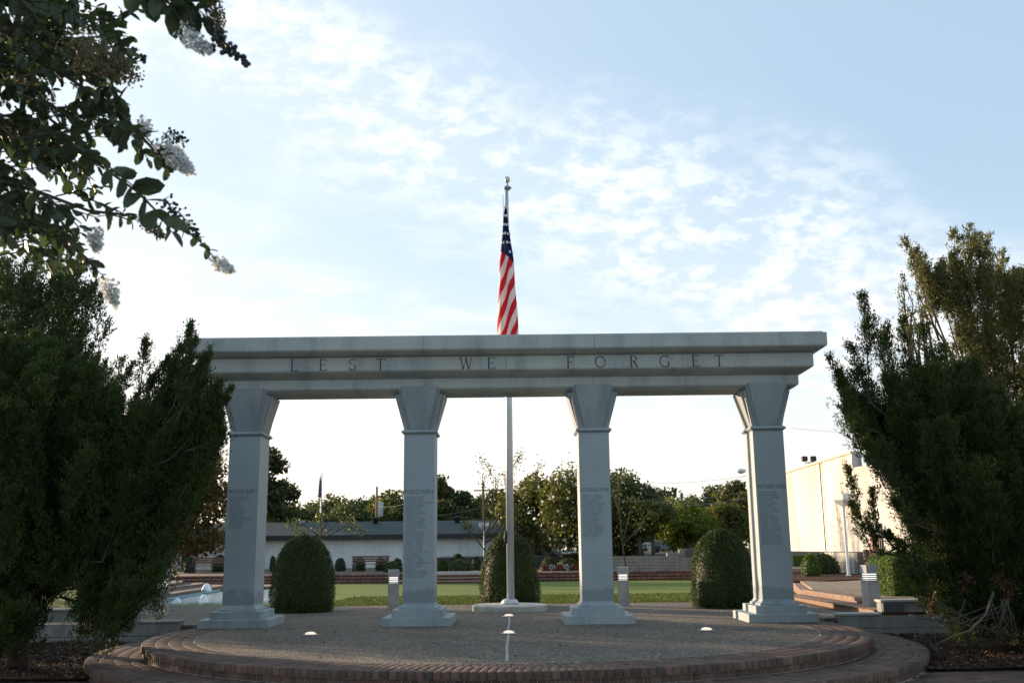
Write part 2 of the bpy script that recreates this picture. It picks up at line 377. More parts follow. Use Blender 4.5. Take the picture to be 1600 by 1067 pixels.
cells += ring_cells(RL-.15, RL-.028, .10, ZG+.004, ZL-.094, PI*.93, PI*2.07)
o = quads('lower_brick_step', brick_boxes(cells), BRICK, faces=BF); o['kind'] = 'structure'
def disc(r, z0, z1, n=160, c=PC): return MB().lathe(c[0], c[1], [(r, z0), (r, z1)], n, smooth=False)
struct(disc(RU-.035, -.6, -.012), 'step_mortar', MORTAR); struct(disc(RL-.035, -.62, ZL-.012), 'lower_step_mortar', MORTAR)
struct(disc(RI, -.3, .001), 'platform_paving', AGG)
# thin sealant line at the edge of the aggregate and the cable groove to the ground light
mb = MB(); n = 150
for i in range(n):
    a0, a1 = 2*PI*i/n, 2*PI*(i+1)/n; w = .010+.006*math.sin(i*1.7)
    mb.add([(PC[0]+r*math.cos(a), PC[1]+r*math.sin(a), .004) for r, a in ((RI-w, a0), (RI+w, a0), (RI+w, a1), (RI-w, a1))], [(0,1,2,3)])
struct(mb, 'edge_sealant', plain('sealant', (.30, .30, .27), .9, .3, 20))
mb = MB(); ys = np.linspace(12.32, 20.2, 60); ph = rng.normal(0, .006, 60)
xs = -.11+.006*np.sin(ys*2.1)+ph*.5
for i in range(59):
    w = .018 if ys[i] < 20 else .01
    mb.add([(xs[i]-w, ys[i], .005), (xs[i]+w, ys[i], .005), (xs[i+1]+w, ys[i+1], .005), (xs[i+1]-w, ys[i+1], .005)], [(0,1,2,3)])
struct(mb, 'cable_groove_line', plain('groove filler', (.33, .34, .33), .9, .35, 15))
# entry bricks in front, patio behind
cells = []
for ix in range(-60, 62):
    for iy in range(0, 14):
        x0 = ix*.2; y0 = 12.4+iy*.1+.0
        off = .1 if iy % 2 else 0
        if math.hypot(x0+.1-PC[0], y0-PC[1]) < RL+.0: continue
        cells.append(([(x0+off, y0), (x0+off+.192, y0), (x0+off+.192, y0+.092), (x0+off, y0+.092)], ZG-.06, ZG))
o = quads('entry_brick_paving', brick_boxes(cells), BRICK, faces=BF); o['kind'] = 'structure'
struct(MB().prism([(6.2, 11.6), (9, 11.6), (9, 13.8), (6.75, 13.8)], -.5, ZG+.012), 'entry_walk', AGG2)
struct(MB().prism([(-14, 18.98), (14, 18.98), (14, 25.0), (-4.6, 25.0), (-5.2, 25.9), (-14, 25.9)], -.6, -.006), 'patio_paving', AGG)
# mulch beds with loose chips
def bed(name, poly, z, mat=MULCH, nchip=0, h=.05):
    xs = [p[0] for p in poly]; ys = [p[1] for p in poly]; mb = MB(); n = 40
    X = np.linspace(min(xs), max(xs), n); Y = np.linspace(min(ys), max(ys), n)
    vs = [(x, y, z+h*(.5*math.sin(x*2.3+y)+.5*math.sin(y*3.1-x*1.7))+rng.normal(0, .008)) for y in Y for x in X]
    mb.add(vs, [(j*n+i, j*n+i+1, (j+1)*n+i+1, (j+1)*n+i) for j in range(n-1) for i in range(n-1)], True)
    o = mb.build(name, mat); tag(o, kind='stuff')
    return o
def mulch_bed(name, x0, x1, y0, y1, label):
    n = 60; mb = MB(); X = np.linspace(x0, x1, n); Y = np.linspace(y0, y1, n)
    def zz(x, y): return ZG+.04+.02*math.sin(x*2.1+y*1.3)+.018*math.sin(y*3.7-x*1.1)+.02*max(0, abs(x)-7)
    ok = lambda x, y: math.hypot(x-PC[0], y-PC[1]) > RL-.12
    fs = []
    for j in range(n-1):
        for i in range(n-1):
            if ok((X[i]+X[i+1])/2, (Y[j]+Y[j+1])/2): fs.append((j*n+i, j*n+i+1, (j+1)*n+i+1, (j+1)*n+i))
    o = mb.add([(x, y, zz(x, y)) for y in Y for x in X], fs, True).build(name, MULCH)
    tag(o, label, 'mulch bed', kind='stuff')
    m = 26000; P = np.c_[rng.uniform(x0, x1, m), rng.uniform(y0-.05, y1, m), np.zeros(m)]
    P = P[np.hypot(P[:, 0]-PC[0], P[:, 1]-PC[1]) > RL+.0]
    P[:, 2] = [zz(a, b)+.012+abs(rng.normal(0, .012)) for a, b, _ in P]
    D = rng.normal(size=P.shape); D[:, 2] *= .35; Nn = rng.normal(size=P.shape)*.5; Nn[:, 2] += 1
    c_ = quads('chips', cards(P, D, rng.uniform(.03, .09, len(P)), rng.uniform(.012, .03, len(P)), unit(Nn)), CHIP, o)
    return o
mulch_bed('mulch_bed', -14, -3.4, 13.75, 18.9, 'dark brown mulch under the left juniper beside the brick steps')
mulch_bed('mulch_bed', 3.4, 14, 13.8, 18.9, 'dark brown mulch under the right juniper beside the brick steps')
# lawn falling gently away, then brick terrace steps
mb = MB(); nx = 60
def lz(y): return -.02-.33*(y-25)/27.5
struct(MB().add([(-40, 25.0, lz(25)), (6.9, 25.0, lz(25)), (30, 52.6, lz(52.5)), (-60, 52.6, lz(52.5))], [(0,1,2,3)]), 'lawn', LAWN)
n_ = 90000; gy = 25.0+27*rng.random(n_)**1.9; gx = rng.uniform(-1, 1, n_)*(gy*.62); gx = gx[(gx < 6.9+(gy-25)*.8)]; gy = gy[:len(gx)]
gy = 25.0+7*rng.random(len(gx))**1.6; keep = (gx < 6.8+(gy-25)*.8); keep &= (gx > -5.0) | (gy > 33); gx, gy = gx[keep], gy[keep]; hh = rng.uniform(.02, .042, len(gx))*(gy/30)
gp = np.c_[gx, gy-.04, -.02-.33*(gy-25)/27.5+hh*.35]; gd = rng.normal(0, .45, gp.shape); gd[:, 2] = 1
BLADE = leafm('grass blades', [(0, (.105, .135, .036)), (1, (.145, .165, .048))], .1, .95, .02, patch=.5, psc=.3)
o = quads('grass', cards(gp, gd, hh*1.6, hh*.6), BLADE); tag(o, 'short green lawn grass catching low sun behind the colonnade', 'grass', kind='stuff')
def straight_cells(x0, x1, y0, y1, z0, z1, w=.2, rows=1, axis='x'):
    out = []; n = max(1, int(round((x1-x0)/w)))
    for r in range(rows):
        ya, yb = y0+(y1-y0)*r/rows, y0+(y1-y0)*(r+1)/rows
        for i in range(n):
            xa, xb = x0+(x1-x0)*i/n, x0+(x1-x0)*(i+1)/n; g = .006
            out.append(([(xa+g, ya+g), (xb-g, ya+g), (xb-g, yb-g), (xa+g, yb-g)], z0, z1))
    return out
STEPM = brick_mat('terrace brick', [(.14, .065, .048), (.20, .095, .07), (.12, .07, .055), (.24, .12, .09)])
cells = []
for k in range(3):
    z0 = -.35+.15*k; y0 = 52.5+.42*k
    cells += straight_cells(-26, 12.5, y0, y0+.42, z0+.075, z0+.15, .3); cells += straight_cells(-26, 12.5, y0+.05, y0+.4, z0-.02, z0+.07, .3)
o = quads('terrace_brick_steps', brick_boxes(cells), STEPM, faces=BF); o['kind'] = 'structure'
struct(MB().box(-60, 13, 53.72, 90, -.6, .095), 'terrace_paving', plain('terrace soil', (.10, .075, .055), .95, .3, 3))
cells = []
cw = concrete('walk concrete', (.36, .30, .26), .2)
for k in range(3):
    z1 = -.2+.15*k; r0 = 3.4-.55*k
    a = [(-2.9+r0*math.cos(t), 52.6+.8*r0*math.sin(t)*.9) for t in np.linspace(PI, 2*PI, 24)]
    struct(MB().prism([(x, y) for x, y in a], -.5, z1-.03), 'entry_steps', STEPM)
    struct(MB().prism([(-2.9+(x+2.9)*1.01, 52.6+(y-52.6)*1.01) for x, y in a], z1-.028, z1), 'entry_step_nosing', cw)
struct(MB().prism([(-5.2, 52.7), (-.7, 52.7), (-.4, 57), (-4.6, 57)], 0, .125), 'terrace_walk', cw)
# raised verge and car park beyond the block wall
struct(MB().box(5.9, 120, 54.45, 64, -.6, .80), 'verge', GRASSF)
struct(MB().box(-5, 200, 64, 130, -.6, .84), 'car_park', plain('asphalt', (.06, .06, .062), .9, .15, 2))
# stepped patio on the right
zr = .24
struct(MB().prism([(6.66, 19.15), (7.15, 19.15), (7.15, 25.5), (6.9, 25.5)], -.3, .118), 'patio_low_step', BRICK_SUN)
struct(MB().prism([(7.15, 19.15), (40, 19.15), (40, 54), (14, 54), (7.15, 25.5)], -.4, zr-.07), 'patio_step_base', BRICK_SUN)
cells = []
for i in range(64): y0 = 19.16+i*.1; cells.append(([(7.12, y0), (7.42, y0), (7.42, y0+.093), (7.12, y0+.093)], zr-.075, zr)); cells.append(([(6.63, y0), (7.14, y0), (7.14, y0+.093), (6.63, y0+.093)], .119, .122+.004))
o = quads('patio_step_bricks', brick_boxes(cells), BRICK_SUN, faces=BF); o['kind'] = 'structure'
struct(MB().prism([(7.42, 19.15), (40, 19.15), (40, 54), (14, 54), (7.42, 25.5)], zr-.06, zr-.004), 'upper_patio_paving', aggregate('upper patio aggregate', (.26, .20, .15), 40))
o = MB().prism([tuple(onz(*q, zr)[:2]) for q in ((1215, 889), (1225, 906), (1290, 908), (1340, 906), (1400, 914), (1480, 920), (1600, 890))], zr-.02, zr+.03).build('red_mulch_bed', MULCH_R)
tag(o, 'reddish mulch bed below the pale block wall on the right', 'mulch bed', kind='stuff')

# ---------------------------------------------------------------- the memorial colonnade
CX = -.12; arch = tag(empty('memorial_colonnade', (CX, 18.6, 0)), 'grey granite memorial colonnade with four columns and a lettered beam on the round platform', 'memorial')
def P(o): o.parent = arch; o.matrix_parent_inverse = Matrix.Translation((-CX, -18.6, 0)); return o
def curve_prof(zf, zt, drop_in):      # rounded lower edge from the face to the inset soffit
    return [(drop_in, zf-.115), (drop_in*.62, zf-.075), (drop_in*.22, zf-.035), (drop_in*.05, zf-.012), (0, zf+.012), (0, zt)]
YF = 17.76
P(MB().loft(CX-5.86, CX+5.86, YF, 19.44, [(.24, 4.775)]+curve_prof(4.875, 5.105, .20)[1:]+[(.012, 5.113), (.055, 5.115), (.055, 5.138)], smooth=False).build('cornice', G_ENT))
fr = P(MB().loft(CX-5.65, CX+5.65, YF+.22, 19.22, [(.24, 4.405)]+curve_prof(4.53, 4.774, .20)[1:]).build('frieze', G_ENT))
ar = P(MB().loft(CX-5.42, CX+5.42, YF+.46, 18.98, [(.20, 4.125)]+curve_prof(4.235, 4.404, .17)[1:]).build('architrave', G_ENT))
for o, xs, y0, z0, z1 in ((None, (-1.62, 1.5), YF, 4.87, 5.11), (None, (-.12, 3.12), YF+.22, 4.54, 4.77), (None, (-1.62, 1.5), YF+.46, 4.25, 4.4)):
    for x in xs: P(MB().box(x-.004, x+.004, y0-.002, y0+.03, z0, z1).build('joint', JOINT))
# flat letters on the frieze; dark colour stands for the shade of cut strokes
def arc(cx_, cy_, rx, ry, a0, a1, n=14): return [(cx_+rx*math.cos(R(a0+(a1-a0)*i/n)), cy_+ry*math.sin(R(a0+(a1-a0)*i/n))) for i in range(n+1)]
def serif(x, y, w=.11): return ([(x-w, y), (x+w, y)], .035)
GL = {
 'L': [([(.1, 0), (.1, 1)], .11), ([(.1, .03), (.62, .03)], .06), ([(.62, .0), (.66, .22)], .05), serif(.1, 1), serif(.05, 0)],
 'E': [([(.1, 0), (.1, 1)], .11), ([(.1, .03), (.58, .03)], .06), ([(.1, .97), (.56, .97)], .06), ([(.1, .52), (.46, .52)], .05), ([(.58, 0), (.62, .2)], .05), ([(.56, 1), (.57, .8)], .05), ([(.46, .44), (.46, .6)], .04), serif(.04, 0, .06), serif(.04, 1, .06)],
 'S': [(arc(.3, .74, .24, .23, 40, 250), .08), (arc(.3, .27, .26, .24, 70, -150), .09), ([(.5, .78), (.51, .99)], .04), ([(.05, .24), (.05, .02)], .04)],
 'T': [([(.35, 0), (.35, .97)], .11), ([(0, .97), (.7, .97)], .06), ([(0, 1), (-.02, .78)], .05), ([(.7, 1), (.72, .78)], .05), serif(.35, 0, .14)],
 'W': [([(.02, 1), (.28, 0)], .11), ([(.28, 0), (.52, .95)], .05), ([(.46, 1), (.74, 0)], .11), ([(.74, 0), (1.0, 1)], .05), serif(.02, 1), serif(.48, 1), serif(1.0, 1)],
 'F': [([(.1, 0), (.1, 1)], .11), ([(.1, .97), (.58, .97)], .06), ([(.1, .5), (.44, .5)], .05), ([(.58, 1), (.6, .8)], .05), ([(.44, .42), (.44, .58)], .04), serif(.1, 0), serif(.04, 1, .06)],
 'O': [(arc(.45, .5, .42, .48, 45, 225), .09), (arc(.45, .5, .42, .48, 225, 405), .07)],
 'R': [([(.1, 0), (.1, 1)], .11), (arc(.3, .74, .24, .23, 90, -90), .08), ([(.1, .97), (.3, .97)], .05), ([(.1, .51), (.3, .51)], .05), ([(.3, .5), (.64, 0)], .11), serif(.1, 0), serif(.66, 0, .06), serif(.04, 1, .06)],
 'G': [(arc(.45, .5, .42, .48, 45, 320), .085), ([(.78, .05), (.78, .42)], .1), serif(.78, .42, .12), ([(.76, .82), (.77, .99)], .04)],
}
def glyph(mb, ch, x0, z0, y, h):
    for kk, (pl, w) in enumerate(GL[ch]):
        dpt = .0022+.0006*kk
        vs = []; m = len(pl)
        for i, (a, b) in enumerate(pl):
            pa, pb = pl[max(i-1, 0)], pl[min(i+1, m-1)]
            d = Vector((pb[0]-pa[0], pb[1]-pa[1])).normalized(); nn = Vector((-d.y, d.x))*w/2
            for sgn in (1, -1): vs.append((x0+(a+sgn*nn.x)*h, y-dpt, z0+(b+sgn*nn.y)*h))
        mb.add(vs, [(2*i+1, 2*i+3, 2*i+2, 2*i) for i in range(m-1)])
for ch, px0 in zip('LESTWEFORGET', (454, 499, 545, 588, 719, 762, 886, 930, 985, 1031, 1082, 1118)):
    x0 = at(px0, 577, YF+.22).x; mb = MB(); glyph(mb, ch, x0, 4.535, YF+.22, .215); o = mb.build('letter', LETTER_SHADE); o.parent = fr
# inscriptions
def text_mesh(body, size, x, y, z, mat, parent, name, align='LEFT', space=1.18, sx=1.0, lsp=1.0, weight=0.0):
    cu = bpy.data.curves.new(name, 'FONT'); cu.body = body; cu.size = size; cu.align_x = align; cu.space_character = 1.0; cu.space_line = lsp
    cu.resolution_u = 2; cu.offset = weight
    to = bpy.data.objects.new(name, cu); C.objects.link(to); bpy.context.view_layer.update()
    me = bpy.data.meshes.new_from_object(to.evaluated_get(bpy.context.evaluated_depsgraph_get())); bpy.data.objects.remove(to)
    n = len(me.vertices); co = np.empty(n*3, np.float32); me.vertices.foreach_get('co', co); co = co.reshape(-1, 3)
    me.vertices.foreach_set('co', np.c_[x+co[:, 0]*sx, np.full(n, y), z+co[:, 1]].astype(np.float32).reshape(-1)); me.update(); me.name = name
    return link(name, me, mat, parent)
NM = [["FRANK COLEMAN","WILLIAM BRANTLEY","ROY LANE","JOHN HAYES","ALLEN BURNS","WALTER HOLMES","JAMES MOORE","CHARLES REID","ARTHUR L. McDONALD","WILLIS CARTER","TOM POWELL","HENRY WELLS"],
      ["WILLIAM A. DAVIS","HERMAN L. KING","CLIFTON E. ANDERSON JR","WALTER P. ADAMS","ROBERT BARRY","ALBERT G. HALL","CHESTER A. BENSON","WILLIE BOYD","WILLIAM D. CARTER","MILTON J. HARRIS","ROGER W. PORTER","WILLIAM R. BROWN","J. T. COOK","JAMES M. BRYANT","GEORGE S. BUTLER","R. W. LITTLEFIELD","CECIL W. HOWE","FRANK T. ROBERTS","CLAUDE PARKER","ROBERT T. JAMES","CHARLIE W. CALLAWAY","PAUL J. STEEN","JESSE M. TURNER","MARVIN T. LONG","JAMES H. CUNNINGHAM","CARL BOWMAN","JACK ELLIS","HAROLD A. BENTLEY","THOMAS W. ROBERTS","LEONARD R. WEST"],
      ["ROBERT C. ADAMS","JAMES F. ANDERSON","OTIS C. BARNES","EDWARD D. CLINTON","HAROLD W. CAMP","CLYDE W. COLLINS","CLARENCE M. DEAN","JAMES L. FREEMAN","JAMES W. GILL","JOHN J. MORRIS","RALPH P. HILL","WILLIAM L. PARKER","FRANKLIN STEWART","WILLIAM T. ROGERS","CARL S. HARRISON","JACK D. LEWIS"],
      ["JOHN W. ADAMS","CHARLES A. BAKER","RONALD E. BARKER","BILLY BROWN","LARRY D. CLARK","JACK ROBERTS","DONALD R. ELLIS","THOMAS J. GORDON","JERRY W. HILL","GEORGE R. BELL","JAMES R. MITCHELL","ROGER D. MORSE","ROBERT A. TODD","DANIEL W. COLLINS","RICHARD T. POWELL","PAUL E. SHAW","STEVEN R. PARKER","JAMES C. LAWRENCE","TERRANCE WILLIAMS","DAVID M. WALTERS"]]
HD = ["WORLD WAR I", "WORLD WAR II", "KOREAN WAR", "VIETNAM WAR"]
mC = Matrix.Translation((-CX, -18.6, 0))
for k in range(4):
    x = CX-4.8+3.2*k; yc = 18.6; hw = .28; hd = .345
    sh = P(MB().loft(x-hw, x+hw, yc-hd, yc+hd, [(0, .29), (0, 3.378)]).build('column', G_SH))
    sh['label'] = f'granite column headed {HD[k]}'
    def Q(o): o.parent = sh; return o
    Q(MB().loft(x-.61, x+.61, yc-.65, yc+.65, [(0, .004), (0, .137), (.008, .145)]).loft(x-.45, x+.45, yc-.52, yc+.52, [(0, .1455), (0, .267), (.008, .275)])
      .loft(x-hw-.062, x+hw+.062, yc-hd-.062, yc+hd+.062, [(0, .2755), (0, .305), (.028, .322), (.048, .345), (.06, .375)]).build('pedestal', G_COL))
    mb = MB(); mb.loft(x-.625, x+.625, yc-.665, yc+.665, [(0, -.02), (.003, .0035)])
    for j in range(60):
        xx = x+rng.uniform(-.62, .62); yy = yc-.655-rng.random()*.02; s_ = rng.uniform(.008, .018); mb.loft(xx-s_, xx+s_, yy-s_*.5, yy+.02, [(0, .0), (s_*.4, s_*rng.uniform(.3, .8))])
    Q(mb.build('grout_bed', STAIN))
    Q(MB().loft(x-hw-.05, x+hw+.05, yc-hd-.05, yc+hd+.05, [(.048, 3.38), (0, 3.415), (0, 3.425), (.03, 3.463)]).build('collar', G_COL))
    mb = MB()
    mb.loft(x-.415, x+.415, yc-.385, yc+.385, [(.135, .06, 3.464), (0, 0, 4.124)])
    def slab(ax, sgn, b0, b1, o0, o1, th, zt):
        # outer face trapezoid; ax 'y' front/back, 'x' sides
        zb = 3.466; vs = []
        for off in (0, th):
            for (w, oo, z) in ((-b0, o0, zb), (b0, o0, zb), (b1, o1, zt), (-b1, o1, zt)):
                d = (oo-off)*sgn
                vs.append((x+w*sgn*-1, yc+d, z) if ax == 'y' else (x+d, yc+w*sgn, z))
        mb.add(vs, [(0,1,2,3), (7,6,5,4), (4,5,1,0), (5,6,2,1), (6,7,3,2), (7,4,0,3)])
    for sgn in (-1, 1):
        slab('y', sgn, .205, .385, .335, .46, .16, 4.21)
        slab('y', sgn, .165, .345, .365, .53, .10, 4.245)
        slab('x', sgn, .24, .30, .287, .468, .12, 4.12)
    Q(mb.build('capital', G_CAP))
    yf = yc-hd-.0025; lx = x-.235; hz = (2.34, 2.30, 2.30, 2.325)[k]
    hz += 0
    h = text_mesh(HD[k], .112, x, yf, hz, plain('inscription heading', (.11, .14, .155), .9) if k == 0 else bpy.data.materials['inscription heading'], None, 'heading', 'CENTER', sx=.70 if k == 1 else .68); Q(h)
    ns = text_mesh("\n".join(NM[k]), .056, lx, yf, hz-.085, INK2, None, 'names', sx=.72, lsp=.86); Q(ns)

# ---------------------------------------------------------------- ground lights
def ground_light(): 
    r = empty('ground_light'); 
    MB().lathe(0, 0, [(.13, .006), (.13, .012), (.09, .018)], 28).build('rim', STEEL, r)
    MB().lathe(0, 0, [(.088, .0185), (.083, .032), (.066, .044), (.035, .052), (.005, .055)], 24).build('lens', LENS, r); return r
GLs = [(485, 992, 'glowing dome light in the paving before the first column'), (795, 990, 'glowing dome light nearest the viewer on the middle groove'),
       (795, 963, 'glowing dome light behind, close to the flagpole disc'), (1104, 985, 'glowing dome light in the paving left of the last column')]
g0 = ground_light()
for i, (a, b, lb) in enumerate(GLs):
    o = g0 if i == 0 else copy_tree(g0); o.location = onz(a, b, .0); tag(o, lb, 'ground light', 'lit dome lights in the platform')

# ---------------------------------------------------------------- flagpole and flag
PX, PY = -.11, 22.4
pl = tag(empty('flagpole', (PX, PY, 0)), 'tall silver flagpole on a round concrete disc behind the colonnade', 'flagpole')
MB().lathe(0, 0, [(.82, -.02), (.82, .10), (.79, .125), (0.02, .128)], 48, smooth=False).build('base_disc', CONC_L, pl)
MB().lathe(0, 0, [(.19, .129), (.19, .16), (.17, .21), (.12, .24), (.10, .245)], 32).build('collar', POLEM, pl)
MB().lathe(.02, 0, [(.083, .246), (.083, 3.5), (.068, 6.5), (.042, 9.62)], 24).build('pole', POLEM, pl)
t_ = MB().lathe(.04, 0, [(.03, 9.62), (.09, 9.66), (.10, 9.69), (.04, 9.73), (.015, 9.76), (.015, 9.82)], 20).build('truck', STEEL, pl)
MB().lathe(.04, 0, [(.004, 9.80), (.04, 9.815), (.065, 9.86), (.07, 9.90), (.055, 9.945), (.02, 9.97), (.003, 9.973)], 20).build('ball', GOLD, pl)
MB().tube([(-.07, -.03, 1.7), (-.085, -.04, 1.55), (-.075, -.03, 1.42)], [.02, .035, .02], 8).tube([(-.07, -.03, 1.62), (-.06, -.06, 9.5)], .005, 5).build('halyard', DARK, pl)
def flagmat():
    m = Mat('flag cloth', .8, .15); uv = m.n('ShaderNodeUVMap').outputs[0]; sp = m.n('ShaderNodeSeparateXYZ'); m.l(uv, sp.inputs[0])
    st = m.math('GREATER_THAN', m.math('FRACT', m.math('MULTIPLY', sp.outputs[0], .5)), .5)
    c = m.mix(st, (.78, .76, .74), (.60, .022, .034)); c = m.mix(m.math('GREATER_THAN', sp.outputs[1], 0), c, (.016, .022, .085))
    m.col(c); tr = m.n('ShaderNodeBsdfTranslucent'); m.l(c, tr.inputs[0]); ms = m.n('ShaderNodeMixShader'); ms.inputs[0].default_value = .35
    m.l(m.p.outputs[0], ms.inputs[1]); m.l(tr.outputs[0], ms.inputs[2]); m.l(ms.outputs[0], m.t.nodes['Material Output'].inputs[0]); return m.m
def make_flag():
    zt, zb = 9.25, 5.25; nz, na = 90, 72; vs = []; uvs = []; pts = []
    for i in range(nz+1):
        t = i/nz; z = zt-(zt-zb)*t
        wl = np.interp(z, [5.25, 6.1, 7.9, 9.0, 9.25], [-.20, -.285, -.20, -.10, -.055]); wr = np.interp(z, [5.25, 6.1, 7.9, 8.7, 9.25], [.14, .22, .115, .01, -.045])
        cxx = (wl+wr)/2; hwid = (wr-wl)/2
        for j in range(na):
            a = 2*PI*j/na; ca, sa = math.cos(a), math.sin(a)
            pleat = 1+.20*math.sin(5*a+z*1.1)*min(1, t*5)+.08*math.sin(11*a-z*2.0)*min(1, t*4)
            x = cxx+hwid*ca*(1+.03*math.sin(z*5+a*2)); y = -.12+hwid*.75*sa*pleat*(1 if sa < 0 else .5)+.02*math.sin(z*3+ca*4)
            vs.append((x, y, z)); s_ = -(z-7.9)/.265+(x-wr)*91.5*.80*2.4/18.5-.1+.12*math.sin(ca*6)
            cb = np.interp(x, [wl, wr], [8.08, 7.80]); uvs.append((s_, z-cb))
    fs = []
    for i in range(nz):
        for j in range(na):
            k = (j+1) % na; fs.append((i*na+j, (i+1)*na+j, (i+1)*na+k, i*na+k))
    mb = MB(); mb.add(vs, fs, True); P0 = np.array(vs)
    # stars sewn on the canton, following the cloth
    for i in range(2, 34, 1):
        for j in range(0, na):
            z = vs[i*na+j][2]; 
            if uvs[i*na+j][1] < .09: continue
            q = i/3.4
            if i % 5 == 2 and (j+i//5*4) % 8 == 0:
                p = Vector(vs[i*na+j]); a = 2*PI*j/na; nn = Vector((math.cos(a), math.sin(a), 0)).normalized(); tt = Vector((-nn.y, nn.x, 0)); upv = Vector((0, 0, 1))
                p = p+nn*.012; r_ = .046; sv_ = []
                for s_ in range(10):
                    rr = r_ if s_ % 2 == 0 else r_*.42; an = PI/2+s_*PI/5+.5; sv_.append(p+(tt*math.cos(an)+upv*math.sin(an))*rr)
                mb.add(sv_, [tuple(range(10))], mi=1)
    o = mb.build('flag', [flagmat(), plain('star white', (.78, .78, .76), .8)])
    me = o.data; ul = me.uv_layers.new(name='UVMap')
    for lp in me.loops:
        ul.data[lp.index].uv = uvs[lp.vertex_index] if lp.vertex_index < len(uvs) else (0, 0)
    # fix the seam of star faces: they use a plain material
    o.location = (PX+.05, PY, 0); return tag(o, 'red white and blue striped flag with stars hanging limp from the tall pole', 'flag')
make_flag()

# ---------------------------------------------------------------- bollard lights
def bollard():
    r = empty('bollard_light'); w = .125
    MB().loft(-w, w, -w, w, [(0, -.02), (0, .56)]).loft(-.09, .09, -.09, .09, [(0, .561), (0, .705)]).build('post', BOLL, r)
    MB().loft(-.095, .095, -.095, .095, [(0, .575), (0, .70)]).build('lamp', LIT, r)
    mb = MB()
    for k in range(3): mb.loft(-w-.003, w+.003, -w-.003, w+.003, [(.004, .583+.038*k), (0, .590+.038*k), (.004, .603+.038*k)])
    mb.build('louvre', BOLL, r); MB().loft(-w, w, -w, w, [(0, .706), (0, .862), (.006, .868)]).build('cap', BOLL, r); return r
BLs = [(-7.55, 22.0, .03, 'square concrete bollard light at the far left, partly hidden by the juniper'), (-2.78, 23.5, -.03, 'square concrete bollard light beside the second column'),
       (2.50, 23.6, -.02, 'square concrete bollard light just right of the third column'), (7.0, 20.2, .30, 'square concrete bollard light on the right beside the low wall')]
b0 = bollard()
for i, (x, y, rz, lb) in enumerate(BLs):
    o = b0 if i == 0 else copy_tree(b0); o.location = (x, y, .0 if i != 3 else .05); o.rotation_euler.z = rz+.12*(1 if x < 0 else -1); tag(o, lb, 'bollard light', 'lit bollards around the patio')

# ---------------------------------------------------------------- low walls at both ends of the platform
def low_wall(side):
    s = side; r = tag(empty('low_wall', (5.93 if s > 0 else -6.15, 18.85, 0)), f'stepped grey concrete retaining wall at the {"right" if s > 0 else "left"} end of the platform', 'wall')
    sh = lambda a: a
    mb = MB(); xa, xb, xm = 0, 14, .95
    def bx(x0, x1, y0, y1, z0, z1, ch=.006):
        x0, x1 = (x0, x1) if s > 0 else (-x1, -x0); mb.box(x0, x1, y0, y1, z0, z1, ch)
    for z0, z1 in ((-.5, -.19), (-.178, .04)): bx(0, 4.3, 0, .28, z0, z1); bx(4.31, 14, 0, .28, z0, z1)
    bx(.79, 4.3, .02, .28, .09, .27); bx(4.31, 14, .02, .28, .09, .27)
    mb.box(*( (.02, 13.9) if s > 0 else (-13.9, -.02)), .03, .26, -.5, .26 if False else .03); mb.build('block', CONC, r)
    mb = MB(); bx(-.02, .76, -.025, .31, .045, .085); bx(.765, 14, -.02, .31, .272, .315); mb.build('coping', CONC_L if s > 0 else CONC, r)
    if s > 0: MB().box(.80, 1.16, -.035, .015, .10, .262, .004).build('plaque', plain('plaque bronze', (.09, .105, .12), .5, .1, 8, .4, .3), r)
low_wall(1); low_wall(-1)

